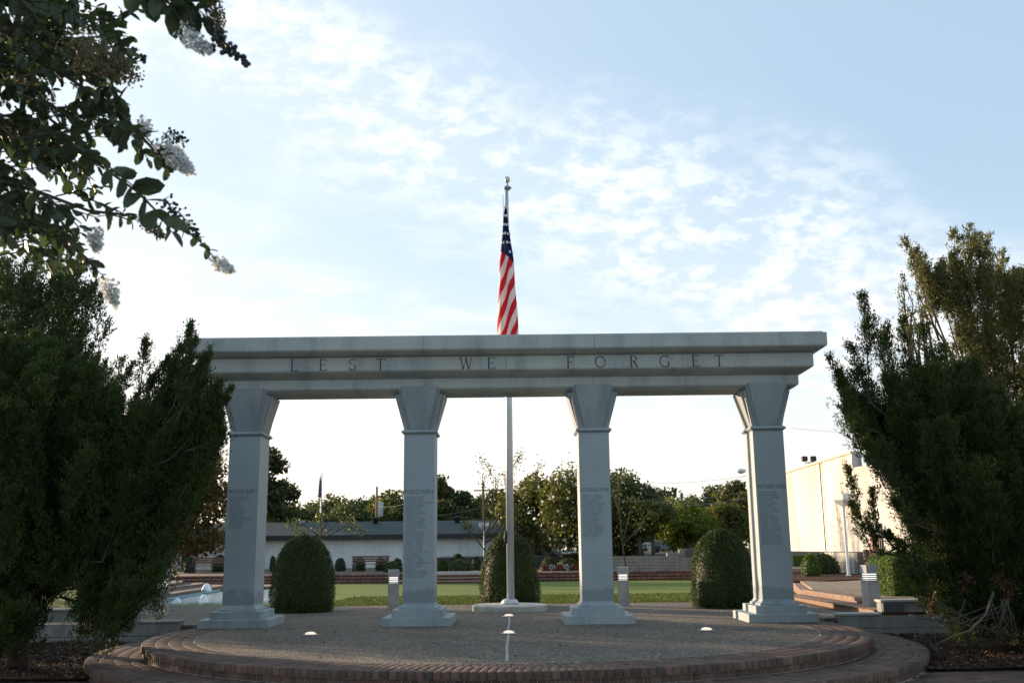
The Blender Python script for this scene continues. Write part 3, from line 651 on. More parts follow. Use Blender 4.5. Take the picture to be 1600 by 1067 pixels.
# ---------------------------------------------------------------- topiary and shrubs
def dome_pts(n, r, h, power=2.6):
    """points and normals on a superellipse dome with flared sides"""
    a = rng.uniform(0, 2*PI, n); t = rng.random(n)
    f = 1-(1-t)**1.25; f = np.where(rng.random(n) < .22, 1-rng.random(n)**2*.25, f); zz = h*f
    rr = r*np.clip(1-f**power, 0, 1)**.5*np.interp(f, [0, .2, 1], [.93, 1, 1]); th = f**power*PI/2
    Pn = np.c_[rr*np.cos(a), rr*np.sin(a), zz]; Nn = np.c_[np.cos(a)*np.cos(th), np.sin(a)*np.cos(th), np.sin(th)+.1]
    return Pn, unit(Nn), a
def shrub(name, loc, r, h, mat, label, cat='shrub', group=None, n=5000, lf=.045, power=2.6, sy=1.0, lump=.05, stem=True, hull=None, flowers=None):
    root = tag(empty(name, loc), label, cat, group)
    Pn, Nn, a = dome_pts(n, r, h, power)
    ph = rng.random(6)*6; L_ = 1+lump*np.sin(a*3+ph[0]+Pn[:, 2]*4)+lump*.7*np.sin(a*7+ph[1]-Pn[:, 2]*7)+lump*.5*np.sin(a*13+Pn[:, 2]*17+ph[2])
    Pn[:, :2] *= L_[:, None]; Pn += Nn*rng.normal(0, .012+lf*.25, n)[:, None]-Nn*(rng.random(n)**3*.10*r)[:, None]; Pn[:, 1] *= sy
    D = unit(Nn*.5+rdir(n)*.9); V = cards(Pn, D, rng.uniform(.7, 1.3, n)*lf, rng.uniform(.45, .7, n)*lf, unit(Nn+rdir(n)*.8))
    fo = quads('foliage', V, mat, root)
    if hull is None: hull = mat
    pr = [(max(.01, r*.88*(1-f**power)**.5), .02+h*.92*f) for f in np.linspace(0, 1, 12)**.7]
    mb = MB().lathe(0, 0, pr, 20)
    mb.v = [(x, y*sy, z) for x, y, z in mb.v]; mb.build('inner_growth', hull, root)
    if stem: MB().tube([(0, 0, -.1), (0, 0, h*.4)], [.05, .03], 6).build('trunk', BARK, root)
    if flowers:
        k, fm = flowers; Q_, NQ, _ = dome_pts(k, r*1.03, h*1.04, power); Q_[:, 1] *= sy
        quads('flowers', cards(Q_, rdir(k), .10, .09, unit(NQ+rdir(k)*.4)), fm, root)
    return root
for (x, y, h, lb) in ((-4.72, 22.85, 1.62, 'clipped dome bush between the first and second columns'), (-.12, 24.0, 1.68, 'clipped dome bush right behind the flagpole'), (4.62, 22.75, 1.66, 'clipped dome bush left of the last column')):
    shrub('topiary_bush', (x, y, 0), .70, h, BOX, lb, 'topiary bush', 'clipped dome bushes behind the colonnade', n=36000, lf=.033, lump=.024, power=2.6 if y > 23.5 else 3.3)
hb = shrub('round_bush', (11.7, 38.8, zr), .66, .72, BOX, 'rounded green bush beneath the pale warehouse wall', n=4000, lf=.06, lump=.04)
shrub('upright_bush', (10.3, 35.5, zr), .30, .75, BOXY, 'small yellow green bush beside the last column', n=1500, lf=.07, lump=.1)
def hedge(name, x0, x1, y0, y1, z0, z1, mat, label, n=9000, lf=.05):
    root = tag(empty(name, ((x0+x1)/2, (y0+y1)/2, z0)), label, 'hedge'); hx, hy, h = (x1-x0)/2, (y1-y0)/2, z1-z0
    Pn = rng.uniform(-1, 1, (n, 3)); f = rng.integers(0, 5, n)
    for i, (ax, s_) in enumerate(((0, -1), (0, 1), (1, -1), (1, 1), (2, 1))): Pn[f == i, ax] = s_
    Nn = np.zeros((n, 3)); 
    for i, (ax, s_) in enumerate(((0, -1), (0, 1), (1, -1), (1, 1), (2, 1))): Nn[f == i, ax] = s_
    Pn = Pn*[hx, hy, h/2]+[0, 0, h/2]+Nn*rng.normal(0, .03, n)[:, None]
    quads('foliage', cards(Pn, unit(Nn*.5+rdir(n)), lf*1.1, lf*.65, unit(Nn+rdir(n)*.7)), mat, root)
    MB().box(-hx*.9, hx*.9, -hy*.9, hy*.9, 0, h*.93).build('inner_growth', mat, root); return root
hedge('clipped_hedge', 12.95, 15.5, 35.6, 36.4, zr, 1.02, BOXY, 'low box hedge behind the bench on the right')
p = onz(1395, 931, zr); hedge('tall_hedge', p.x, p.x+1.6, p.y, p.y+1.3, zr-.1, 1.02, BOXY, 'bright green hedge block at the edge of the right juniper')

# terrace shrubs along the long white building: (px0, px1, ytop, ybottom, Y, label, mat, power)
SH = [(246, 266, 872, 889, 62, 'dark clipped shrub at the left corner of the white building', SHR, 4), (287, 305, 871, 888, 62, 'dark square clipped shrub beside the building door', SHR, 4),
      (331, 356, 868, 888, 64, 'wide dark shrub behind the left bench', SHR, 3), (524, 539, 873, 888, 62, 'small dark shrub just right of the left dome bush', SHR, 4),
      (555, 570, 871, 888, 62, 'dark shrub at the left end of the middle bench', SHR, 4), (587, 602, 872, 888, 62, 'dark shrub at the right end of the middle bench', SHR, 4),
      (599, 628, 878, 891, 58, 'low light green mound by the second column', BOX, 2.4), (613, 628, 873, 886, 62, 'dark shrub top above the light green mound', SHR, 4), (684, 700, 874, 890, 58, 'rounded green shrub right of the second column', BOX, 2.4),
      (700, 738, 875, 891, 58, 'wide low green shrub before the white building', BOX, 2.6), (705, 726, 866, 880, 64, 'small dark shrub behind the wide low shrub', SHR, 3.4), (738, 750, 871, 888, 60, 'narrow dark shrub next to the sapling trunk', SHR, 4),
      (422, 430, 870, 887, 62, 'dark shrub showing beside the first column', SHR, 4)]
for a, b, t, bt, Y, lb, mt, pw in SH:
    q0, q1 = at(a, bt, Y), at(b, bt, Y); h = at(a, t, Y).z-.1
    shrub('terrace_shrub', ((q0.x+q1.x)/2, Y, .095), (q1.x-q0.x)/2, max(.35, h), mt, lb, group='shrubs along the white building', n=1400, lf=.09, power=pw, lump=.05)
for i, (a, b, t, Y, mt, lb) in enumerate([(845, 872, 871, 60, AZA, 'low spreading green mound left of the flower bed'), (868, 905, 868, 63, PURP, 'purple leaved mound behind the flower bed'), (868, 906, 873, 59, AZA, 'wide flat green mound above the white flowers'),
                                      (850, 880, 866, 65, PURP, 'dark purple mound at the back of the bed'), (880, 915, 866, 62, AZA, 'rounded mound beside the third column')]):
    q0, q1 = at(a, 880, Y), at(b, 880, Y); h = at(a, t, Y).z-.1
    shrub('mound_shrub', ((q0.x+q1.x)/2, Y, .095), (q1.x-q0.x)/2, max(.35, h), mt, lb, group='mounded shrubs in the flower bed', n=1500, lf=.09, power=2.0, lump=.06)
for i, (a, mt, lb) in enumerate([(852, REDP, 'red flowers left of the white ones'), (862, PETAL, 'cluster of white flowers, left'), (874, REDP, 'red flowers between the two white clusters'), (884, PETAL, 'cluster of white flowers, right'), (896, REDP, 'red flowers by the third column')]):
    q = at(a, 886, 56.5); shrub('flower_clump', (q.x, 56.5, .095), .24, .30, BOX, lb, 'flowers', 'flowering clumps on the terrace', n=350, lf=.07, power=2.2, flowers=(90, mt), stem=False)

lvs = []; k = 0
while k < 260:
    x, y = rng.uniform(-6.5, 6.5), rng.uniform(10.6, 20)
    d_ = math.hypot(x-PC[0], y-PC[1])
    if d_ > RL-.05 or (d_ < RI and rng.random() < .7): continue
    z = ZL if d_ > RU else .0
    if y > 18.9: z = 0
    lvs.append((x, y, z+.012)); k += 1
lvs = np.array(lvs); up_ = rng.normal(0, .25, lvs.shape)+[0, 0, 1]; dd_ = rng.normal(size=lvs.shape)*[1, 1, .15]
tag(quads('fallen_leaves', cards(lvs, dd_, rng.uniform(.03, .06, len(lvs)), rng.uniform(.018, .03, len(lvs)), unit(up_)), CHIP), 'small dry leaves scattered on the brick steps and paving', 'leaves', kind='stuff')
# ---------------------------------------------------------------- benches
def bench(wood, frame, Lb=1.7):
    r = empty('park_bench'); mb = MB()
    for k in range(4): mb.box(-Lb/2, Lb/2, -.22+.115*k, -.22+.115*k+.10, .42, .455, .004)
    mb.build('seat', wood, r); mb = MB()
    for k in range(3): mb.box(-Lb/2, Lb/2, .245+.02*k, .275+.02*k, .55+.125*k, .65+.125*k, .004)
    mb.build('backrest', wood, r)
    for sx in (-1, 1):
        x = sx*(Lb/2-.12); MB().box(x-.03, x+.03, -.2, -.14, 0, .418).box(x-.03, x+.03, .2, .244, 0, .90).box(x-.03, x+.03, -.139, .199, .36, .418).tube([(x, -.18, .42), (x, -.2, .62), (x, .0, .66), (x, .24, .64)], .02, 6).build('leg', frame, r)
    return r
b1 = bench(WOOD, DARK, 2.2); q = at(326, 888, 61); b1.location = (q.x, 61, .095); tag(b1, 'dark wooden bench near the door of the white building', 'bench', 'benches on the far terrace')
b2 = copy_tree(b1); q = at(578, 888, 60.5); b2.location = (q.x, 60.5, .095); tag(b2, 'dark wooden bench between two dark shrubs left of the second column', 'bench', 'benches on the far terrace')
b3 = bench(WOOD_L, DARK, 1.5); q = onz(1378, 899, zr); b3.location = (q.x+.25, q.y, zr); b3.rotation_euler.z = .12; tag(b3, 'light wooden bench by the low hedge on the right', 'bench')

# ---------------------------------------------------------------- fountain pool on the left
wm = Mat('pool water', .08, .6); wn = wm.noise(5, 5, .6, vec=wm.world()); wm.col(wm.ramp(wn, [(.35, (.22, .34, .38)), (.5, (.50, .58, .60)), (.62, (.75, .82, .84))])); wm.bump(wn, .6, .05)
foam = plain('foam', (.82, .86, .88), .7, .08, 20)
pp = [onz(*q, -.02) for q in ((255, 943), (430, 940), (430, 921), (345, 925), (300, 932))]
struct(MB().prism([(p.x, p.y) for p in pp], -.3, -.0005), 'pool_water', wm.m)
cop = MB(); pb = plain('pool edge brick', (.17, .13, .11), .9, .3, 8); tile = plain('blue tile', (.06, .24, .30), .3, .1, 5)
ft = tag(empty('fountain_terrace', (onz(300, 925, 0).x, onz(300, 925, 0).y, 0)), 'stepped brick edging with turquoise tile behind the bubbling pool', 'fountain edging')
def slabp(px_pts, z1, th, mat, name):
    pts = [onz(*q, z1) for q in px_pts]; mb = MB().prism([(p.x, p.y) for p in pts], z1-th, z1); o = mb.build(name, mat); o.parent = ft; o.matrix_parent_inverse = Matrix.Translation(-ft.location); return o
slabp([(215, 941), (268, 935), (345, 922), (345, 920.5), (215, 937)], .03, .06, tile, 'tile_band')
slabp([(200, 936), (268, 927), (345, 915), (350, 913), (318, 912.5), (200, 925)], .13, .16, pb, 'brick_ledge')
slabp([(200, 924), (268, 917.5), (316, 911.5), (318, 909.5), (200, 917)], .22, .24, pb, 'brick_ledge')
slabp([(200, 916), (268, 911), (285, 908.5), (285, 906.5), (200, 909)], .31, .33, pb, 'brick_ledge')
slabp([(343, 916.5), (432, 915.5), (432, 912.5), (343, 913)], .06, .16, pb, 'brick_ledge')
for (a, b, h, lb) in ((277, 939.5, .09, 'white water jet nearest the left bollard'), (318, 938.5, .17, 'white water jet at the middle of the pool'), (323, 921.5, .14, 'white water jet at the back of the pool')):
    q = onz(a, b, 0) if b > 930 else onz(a, b, .0); s_ = q.y/26
    if b < 930: q = onz(a, 920.5, .135)
    r_ = MB().lathe(0, 0, [(.12*s_, -.05), (.10*s_, .02), (.07*s_, h*.6*s_), (.04*s_, h*.9*s_), (.01*s_, h*s_)], 14).build('water_jet', foam)
    for v_ in r_.data.vertices: v_.co.x += rng.normal(0, .012); v_.co.y += rng.normal(0, .012)
    r_.location = q; tag(r_, lb, 'water jet', 'bubbling jets in the pool')
mb = MB()
for k in range(4): mb.box(-1.05, .05, 0, .3, .15+.19*k, .33+.19*k, .008)
q = at(257, 890, 27); r_ = mb.box(-1.03, .03, .03, .27, -.1, .88).build('block_pier', CONC_D); r_.location = (q.x, 27, 0); tag(r_, 'pale stacked block wall end behind the left bollard', 'wall')

# ---------------------------------------------------------------- long white building and its neighbours
def wallmat(name, c, stain=.5, zb=.0, sc=.4):
    m = Mat(name, .85, .2); o = m.world(); n1 = m.noise(sc*2, 6, .65, vec=o); n2 = m.noise(3, 5, .6, (1, 1, .12), vec=o)
    k = m.ramp(n1, [(.3, tuple(x*.86 for x in c)), (.7, tuple(min(1, x*1.06) for x in c))])
    k = m.mix(stain, k, m.ramp(n2, [(.3, (.72, .70, .64)), (.55, (1.03, 1.03, 1.03))]), 'MULTIPLY'); m.col(k); return m.m
WB = wallmat('painted block wall', (.72, .75, .74)); RM = Mat('shingle roof', .9, .2)
rn = RM.noise(8, 4, .6, (.4, 3, 3), vec=RM.world()); RM.col(RM.ramp(rn, [(.3, (.042, .052, .055)), (.7, (.075, .09, .092))])).bump(rn, .5, .03); RM = RM.m
bl = tag(empty('long_building', (-12, 73, .09)), 'long low white building with dark grey shingle roof beyond the lawn', 'building')
xl = at(262, 880, 73).x; xr = at(872, 880, 73).x; B0 = Matrix.Translation((12, -73, -.09))
def PB(o, b=bl, mi=B0): o.parent = b; o.matrix_parent_inverse = mi; return o
PB(MB().box(xl, xr, 73, 81.8, -.3, 2.33).build('wall', WB))
mb = MB(); e = .5; zt = 3.42; mb.add([(xl-e, 72.4, 2.36), (xr+e, 72.4, 2.36), (xr+e, 77.4, zt), (xl-e, 77.4, zt), (xl-e, 82.4, 2.36), (xr+e, 82.4, 2.36), (xl-e, 72.4, 2.42), (xr+e, 72.4, 2.42), (xr+e, 77.4, zt+.06), (xl-e, 77.4, zt+.06), (xl-e, 82.4, 2.42), (xr+e, 82.4, 2.42)],
    [(0,1,2,3), (3,2,5,4), (9,8,7,6), (10,11,8,9), (0,6,7,1), (4,5,11,10), (0,3,4,10,9,6), (1,7,8,11,5,2)]); rf = PB(mb.build('roof', RM))
for vx in (588, 715): q = at(vx, 812, 77); o = MB().lathe(q.x, 76.6, [(.18, 3.1), (.18, 3.6), (.28, 3.62), (.28, 3.75), (.05, 3.8)], 12).build('roof_vent', DARK); o.parent = rf; 
PB(MB().box(xl-e, xr+e, 72.36, 72.395, 2.10, 2.42).build('fascia', plain('dark fascia', (.035, .038, .04), .7)))
dq0, dq1 = at(286, 880, 73).x, at(305, 880, 73).x
d_ = PB(MB().box(dq0, dq1, 72.95, 72.995, .1, 2.02, .004).build('door', plain('white door', (.66, .70, .76), .6, .04)))
o = MB().box(dq1-.16, dq1-.08, 72.88, 72.949, .98, 1.06).build('handle', DARK); o.parent = d_
fm_ = PB(MB().box(dq0-.08, dq0-.002, 72.94, 72.998, .1, 2.1).box(dq1+.002, dq1+.08, 72.94, 72.998, .1, 2.1).box(dq0-.08, dq1+.08, 72.94, 72.998, 2.101, 2.09+.07).build('door_frame', plain('door frame', (.45, .48, .5), .6)))
q = at(874, 858, 72); an = PB(MB().box(q.x, q.x+1.7, 71, 74, 0, 1.15).build('annex_wall', WB)); PB(MB().box(q.x-.1, q.x+1.8, 70.95, 70.995, .65, .95).build('trim_board', WOOD))
gh = tag(empty('gabled_house', (at(430, 810, 92).x, 92, 0)), 'small pale building showing above the roof beside the first column', 'building')
MB().box(-5, 1.0, 0, 6, 0, 4.0).build('wall', wallmat('cream wall', (.62, .60, .50)), gh); MB().add([(-5.4, -.3, 4.35), (1.4, -.3, 4.0), (1.4, 6.3, 4.0), (-5.4, 6.3, 4.35), (-5.4, -.3, 4.65), (1.4, -.3, 4.25), (1.4, 6.3, 4.25), (-5.4, 6.3, 4.65)], [(3,2,1,0), (4,5,6,7), (0,1,5,4), (1,2,6,5), (2,3,7,6), (3,0,4,7)]).build('roof', plain('metal roof', (.42, .46, .50), .6), gh)

# warehouse on the right
def whm():
    m = Mat('stained white wall', .8, .2); o = m.world(); n2 = m.noise(1.2, 6, .65, (1, 1, .10), vec=o); n1 = m.noise(.5, 5, vec=o)
    c = m.ramp(n1, [(.3, (.54, .53, .50)), (.7, (.68, .67, .64))]); c = m.mix(.7, c, m.ramp(n2, [(.34, (.55, .46, .37)), (.48, (.86, .83, .78)), (.64, (1.03, 1.03, 1.03))]), 'MULTIPLY'); m.col(c).bump(m.noise(8, 3, .5, (1, 1, .1), vec=o), .1, .02); return m.m
WH = whm()
wh = tag(empty('warehouse', (16, 40, 0)), 'tall pale stained warehouse wall on the right catching warm sunlight', 'building')
Bw = Matrix.Translation((-16, -40, 0))
def PW(o): o.parent = wh; o.matrix_parent_inverse = Bw; return o
PW(MB().prism([(12.86, 37.98), (19.5, 37.98), (19.5, 48.4), (13.1, 48.4)], 1.06, 4.72).build('wall', WH))
PW(MB().prism([(12.80, 37.94), (19.6, 37.94), (19.6, 48.5), (13.04, 48.5)], 4.723, 4.80).build('roof_edge', plain('roof edge', (.55, .47, .36), .7)))
PW(MB().prism([(13.15, 37.3), (19.6, 37.3), (19.6, 37.93), (13.15, 37.93)], 3.9, 4.84).build('metal_side', plain('blue grey siding', (.33, .42, .50), .5, .08, 3)))
PW(MB().prism([(12.84, 37.9), (15.6, 27), (20, 27), (20, 37.25), (13.4, 37.25)], 1.06, 4.18).build('wing_wall', WH))
PW(MB().box(12.90-.03, 12.905, 42.1, 42.13, 1.06, 4.72).build('wall_joint', DARK))
dv = Vector((2.76, -10.9, 0)).normalized(); nv = Vector((-dv.y, dv.x, 0))*-1
if nv.x > 0: nv = -nv
def onwing(px): # distance along the wing where the ray through px meets it
    p = at(px, 840, 10); tx = p.x/10; s_ = (37.9*tx-12.84)/(dv.x-dv.y*tx); return s_
s0, s1 = onwing(1366), onwing(1379); w0 = Vector((12.84, 37.9, 0))
def wq(s_, z, off): p = w0+dv*s_+nv*off; return (p.x, p.y, z)
def wbox(sa, sb, z0, z1, o0, o1): 
    mb = MB(); mb.add([wq(sa, z0, o0), wq(sb, z0, o0), wq(sb, z1, o0), wq(sa, z1, o0), wq(sa, z0, o1), wq(sb, z0, o1), wq(sb, z1, o1), wq(sa, z1, o1)], [(0,1,2,3), (7,6,5,4), (4,5,1,0), (5,6,2,1), (6,7,3,2), (7,4,0,3)]); return mb
d_ = PW(wbox(s0, s1, 1.07, 2.06, .01, .05).build('window', DARK)); 
o = wbox(s0-.09, s0-.005, 1.07, 2.12, .012, .09).build('frame', plain('red frame', (.28, .08, .06), .7)); o.parent = d_
mb = MB()
for k in range(1, 5): sk = s0+(s1-s0)*k/5; b_ = wbox(sk-.012, sk+.012, 1.08, 2.05, .055, .08); mb.add(b_.v, b_.f)
o = mb.build('bars', plain('bar metal', (.25, .22, .2), .6)); o.parent = d_
rc = w0+dv*onwing(1383)+nv*.05; rp = []
for i in range(25): a = 2*PI*i/24; p = rc+dv*(.18*math.cos(a)); rp.append((p.x, p.y, 3.15+.30*math.sin(a)))
PW(MB().tube(rp, .012, 5).build('wall_ring', plain('ring metal', (.35, .32, .28), .6)))
fl = tag(empty('floodlight', (13.6, 46, 4.8)), 'pair of small dark floodlights on the warehouse roof edge', 'floodlight')
MB().tube([(0, 0, 0), (0, 0, .22)], .02, 6).tube([(-.2, 0, .22), (.22, 0, .27)], .02, 6).build('bracket', DARK, fl)
for sx in (-.2, .2): MB().loft(sx-.12, sx+.12, -.1, .1, [(.03, .29), (0, .33), (0, .50), (.03, .53)]).build('lamp', DARK, fl)
# block base wall under the warehouse
def blockwall(name, pts, z0, z1, mat, label, h=.19):
    r = MB(); n = max(1, round((z1-z0)/h))
    x0, y0, x1, y1 = pts; c = ((x0+x1)/2, (y0+y1)/2)
    for k in range(n):
        za, zb = z0+(z1-z0)*k/n, z0+(z1-z0)*(k+1)/n; r.box(x0-c[0], x1-c[0], y0-c[1], y1-c[1], za+.006, zb-.006, .01)
    r.box(x0-c[0]+.03, x1-c[0]-.03, y0-c[1]+.03, y1-c[1]-.03, z0, z1-.02)
    o = r.build(name, mat); o.location = (*c, 0); return tag(o, label, 'wall')
blockwall('block_base_wall', (12.62, 37.9, 12.85, 41.5), zr, 1.04, concrete('sun-toned block', (.50, .48, .42), .4), 'sunlit sun-toned block wall under the warehouse behind the lamp post')  # left face of the block wall, coloured pale to stand for sunlight
blockwall('block_base_wall', (12.62, 37.55, 19, 37.89), zr, 1.04, CONC_D, 'block wall coloured dark for shade beside the hedge and bench')  # front face of the same wall, coloured dark to stand for shade
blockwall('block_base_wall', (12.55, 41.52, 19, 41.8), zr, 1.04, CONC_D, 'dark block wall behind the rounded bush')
# retaining wall behind the lawn on the right
bwm = concrete('grey block', (.25, .235, .215), .3)
xa, xb, xc_, xd = at(970, 880, 54).x, at(1043, 880, 54).x, at(1062, 880, 54).x, at(1240, 880, 54).x
rw = tag(empty('block_retaining_wall', ((xa+xd)/2, 54.1, 0)), 'long grey block retaining wall behind the lawn stepping up to the right', 'wall'); RW = Matrix.Translation((-(xa+xd)/2, -54.1, 0))
def rwall(x0, x1, zt):
    mb = MB(); n = round((zt+.1)/.15)
    for k in range(n): mb.box(x0+.005, x1-.005, 54.0, 54.4, -.1+(zt+.1)*k/n+.006, -.1+(zt+.1)*(k+1)/n-.006, .01)
    mb.box(x0+.02, x1-.02, 54.03, 54.37, -.3, zt-.02); o = mb.build('wall_section', bwm); o.parent = rw; o.matrix_parent_inverse = RW
rwall(xa-1.4, xb, .86); rwall(xb, xc_, 1.0); rwall(xc_, xd, 1.2)
pq0, pq1 = at(1072, 870, 53.9), at(1089, 858, 53.9)
o = MB().box(pq0.x, pq1.x, 53.93, 53.985, .80, 1.24, .006).build('plaque', plain('dark plaque', (.075, .075, .09), .5, .2, 4)); o.parent = rw; o.matrix_parent_inverse = RW

# ---------------------------------------------------------------- lamp posts, poles, wires
lp = tag(empty('lamp_post', (11.62, 35.6, zr)), 'white lamp post with square tapered head in front of the warehouse', 'lamp post')
MB().lathe(0, 0, [(.10, 0), (.10, .04), (.052, .07), (.045, 2.42)], 16).build('pole', WHITE, lp)
MB().loft(-.24, .24, -.24, .24, [(.19, 2.40), (.02, 2.60), (.0, 2.62), (0, 2.83), (.02, 2.85)]).build('lamp_head', WHITE, lp); lp.rotation_euler.z = .5
MB().lathe(0, 0, [(.03, 2.85), (.03, 2.90)], 8).build('photocell', DARK, lp)
q = at(757, 875, 64); l2 = tag(empty('lamp_post', (q.x, 64, .1)), 'distant white lamp post behind the sapling left of the flagpole', 'lamp post')
MB().lathe(0, 0, [(.07, 0), (.06, 2.3)], 10).build('pole', WHITE, l2); MB().loft(-.33, .33, -.33, .33, [(.25, 2.3), (0, 2.62), (0, 2.85)]).build('lamp_head', WHITE, l2)
q = at(1159, 735, 60); l3 = tag(empty('street_lamp', (q.x+.9, 60, .8)), 'grey street lamp head just left of the last column', 'street lamp')
MB().tube([(0, 0, 0), (0, 0, q.z-.8-.2), (-.3, 0, q.z-.8+.1), (-.7, 0, q.z-.8+.05)], [.09, .06, .04, .035], 8).build('pole', POLEM, l3)
MB().lathe(-.95, 0, [(.05, q.z-.98), (.24, q.z-.92), (.30, q.z-.82), (.22, q.z-.72), (.05, q.z-.68)], 12).build('lamp_head', WHITE, l3)
def upole(px_, ytop, Y, label, tf=True):
    t = at(px_, ytop, Y); r = tag(empty('utility_pole', (t.x, Y, 0)), label, 'utility pole'); z = t.z
    MB().tube([(0, 0, -.5), (0, 0, z)], [.17, .11], 8).build('pole', UPOLE, r)
    if tf: MB().lathe(.42, 0, [(.27, z-3.2), (.3, z-3.1), (.3, z-1.75), (.2, z-1.6)], 12).build('transformer', plain('transformer', (.42, .44, .45), .5), r)
    MB().box(-.9, .9, -.06, .06, z-.9, z-.78).build('crossarm', UPOLE, r) if not tf else None
    return r
upole(589, 760, 108, 'wooden utility pole with a grey transformer above the roof left of the second column'); upole(755, 752, 95, 'thin wooden utility pole with crossarm left of the flagpole', False)
q = at(503, 738, 98); fp = tag(empty('distant_flagpole', (q.x, 98, 0)), 'distant white flagpole beyond the long roof', 'flagpole')
MB().tube([(0, 0, 0), (0, 0, q.z)], [.12, .06], 8).build('pole', plain('sunlit pole', (.75, .72, .66), .4), fp)
f2 = MB(); pts = []
for i in range(14):
    z = q.z-.35-i*.16; w = .07+.02*i; f2.v
mb = MB().lathe(-.12, -.15, [(.03, q.z-2.5), (.17, q.z-2.3), (.15, q.z-1.6), (.10, q.z-.9), (.04, q.z-.35)], 10)
o = mb.build('flag', None or plain('faded flag', (.16, .09, .13), .8, .9, 3.5)); o.location = (q.x, 98, 0); tag(o, 'distant limp red and dark flag on the far pole', 'flag')
wires = [((972, 783, 58), (1160, 768, 70)), ((1000, 782, 60), (1165, 779, 68)), ((1010, 790, 60), (1175, 775, 62)), ((640, 808, 90), (770, 788, 92)), ((590, 790, 108), (640, 784, 90)), ((960, 800, 90), (1172, 741, 95)), ((1000, 755, 95), (1172, 742, 95)), ((1235, 668, 30), (1330, 676, 30))]
for i, (a, b) in enumerate(wires):
    A, B_ = at(*a), at(*b); pts = [A.lerp(B_, t)-Vector((0, 0, (.25 if i < 7 else .02)*4*t*(1-t))) for t in np.linspace(0, 1, 9)]
    o = MB().tube(pts, .014 if i < 7 else .004, 4).build('utility_wire', plain('wire', (.22, .2, .18), .7) if i == 0 else bpy.data.materials['wire']); 
    tag(o, ['lowest wire across the yellow green tree', 'wire just above the yellow green tree', 'wire crossing the top of the yellow green tree', 'wire above the grey roof between second column and flagpole', 'short wire right of the transformer pole', 'long rising wire in the sky left of the last column', 'faint upper wire in the sky left of the last column', 'faint wire in the sky right of the last column'][i], 'wire', 'overhead wires')

# ---------------------------------------------------------------- background trees
def broad_tree(name, X, Y, top, r, mat, label, z0=.1, n=5200, lf=.34, ncl=26, squash=1.0, trunk=True, cbase=.28, group='trees beyond the lawn', cat='tree', bark=BARK, thin=1.0, fl=None, seed=0):
    root = tag(empty(name, (X, Y, z0)), label, cat, group); H = top-z0
    cz = H*(cbase+(1-cbase)/2); rz = H*(1-cbase)/2
    cl_ = []
    while len(cl_) < ncl:
        q = rng.uniform(-1, 1, 3); d = np.linalg.norm(q)
        if .35 < d < 1: cl_.append(q)
    cl_ = np.array(cl_); cc = cl_*[r*.80, r*.80, rz*.84]; cc[:, 2] += cz
    cs = rng.uniform(.30, .52, ncl)*min(r, rz*1.25)*1.05
    pk = rng.integers(0, ncl, n); sh_ = rdir(n); rad = rng.random(n)**.35
    Pn = cc[pk]+sh_*(cs[pk]*rad)[:, None]*[1, 1, .75]; Pn += rng.normal(0, .06*r, (n, 3))*(rng.random(n) < .2)[:, None]
    Pn = Pn[Pn[:, 2] < H*1.03]; m = len(Pn)
    cv_ = rng.random(ncl); av = np.clip(cv_[pk[:m]]*.55+rng.random(m)*.45, 0, 1)
    quads('crown', cards(Pn, rdir(m), rng.uniform(.7, 1.3, m)*lf, rng.uniform(.5, .9, m)*lf, unit(sh_[:m]+rdir(m)*.6)), mat, root, attr=av)
    if fl: 
        k = fl; pk = rng.integers(0, ncl, k); d = rdir(k); d[:, 1] = -abs(d[:, 1]); Q_ = cc[pk]+d*(cs[pk]*1.02)[:, None]
        tag(quads('flowers', cards(Q_, rdir(k), .22, .17), PETAL, root), kind='stuff')
    if trunk:
        mb = MB(); tr = max(.10, r*.07)*thin; mb.tube([(0, 0, -.5), (0, 0, H*.25), (.1*r, 0, H*.55), (0, 0, H*.85)], [tr*1.3, tr, tr*.6, tr*.15], 8)
        for i in range(min(ncl, 12)): b_ = rng.uniform(.22, .55)*H; mb.tube([(0, 0, b_), tuple(cc[i]*[.5, .5, 1]-[0, 0, rz*.15]), tuple(cc[i])], [tr*.5, tr*.3, tr*.08], 5)
        mb.build('trunk', bark, root)
    return root
def bt(px_, ytop, Y, wpx, mat, label, **k):
    t = at(px_, ytop, Y); broad_tree(k.pop('name', 'broadleaf_tree'), t.x, Y, t.z, wpx/2*Y/FPX, mat, label, **k)
bt(300, 700, 66, 170, T_AU, 'tree with turning orange brown leaves behind the left juniper', n=8000, ncl=34, cbase=.12)
bt(215, 720, 72, 190, T_DK, 'dark tree behind the left juniper and left of the turning tree', n=6000, cbase=.1)
bt(408, 690, 84, 95, T_DK, 'tall dark tree rising behind the first column', n=7500, ncl=34, cbase=.12, lf=.38)
bt(440, 745, 88, 80, T_DK, 'dark lower tree at the right of the tall dark tree', n=4500, cbase=.12)
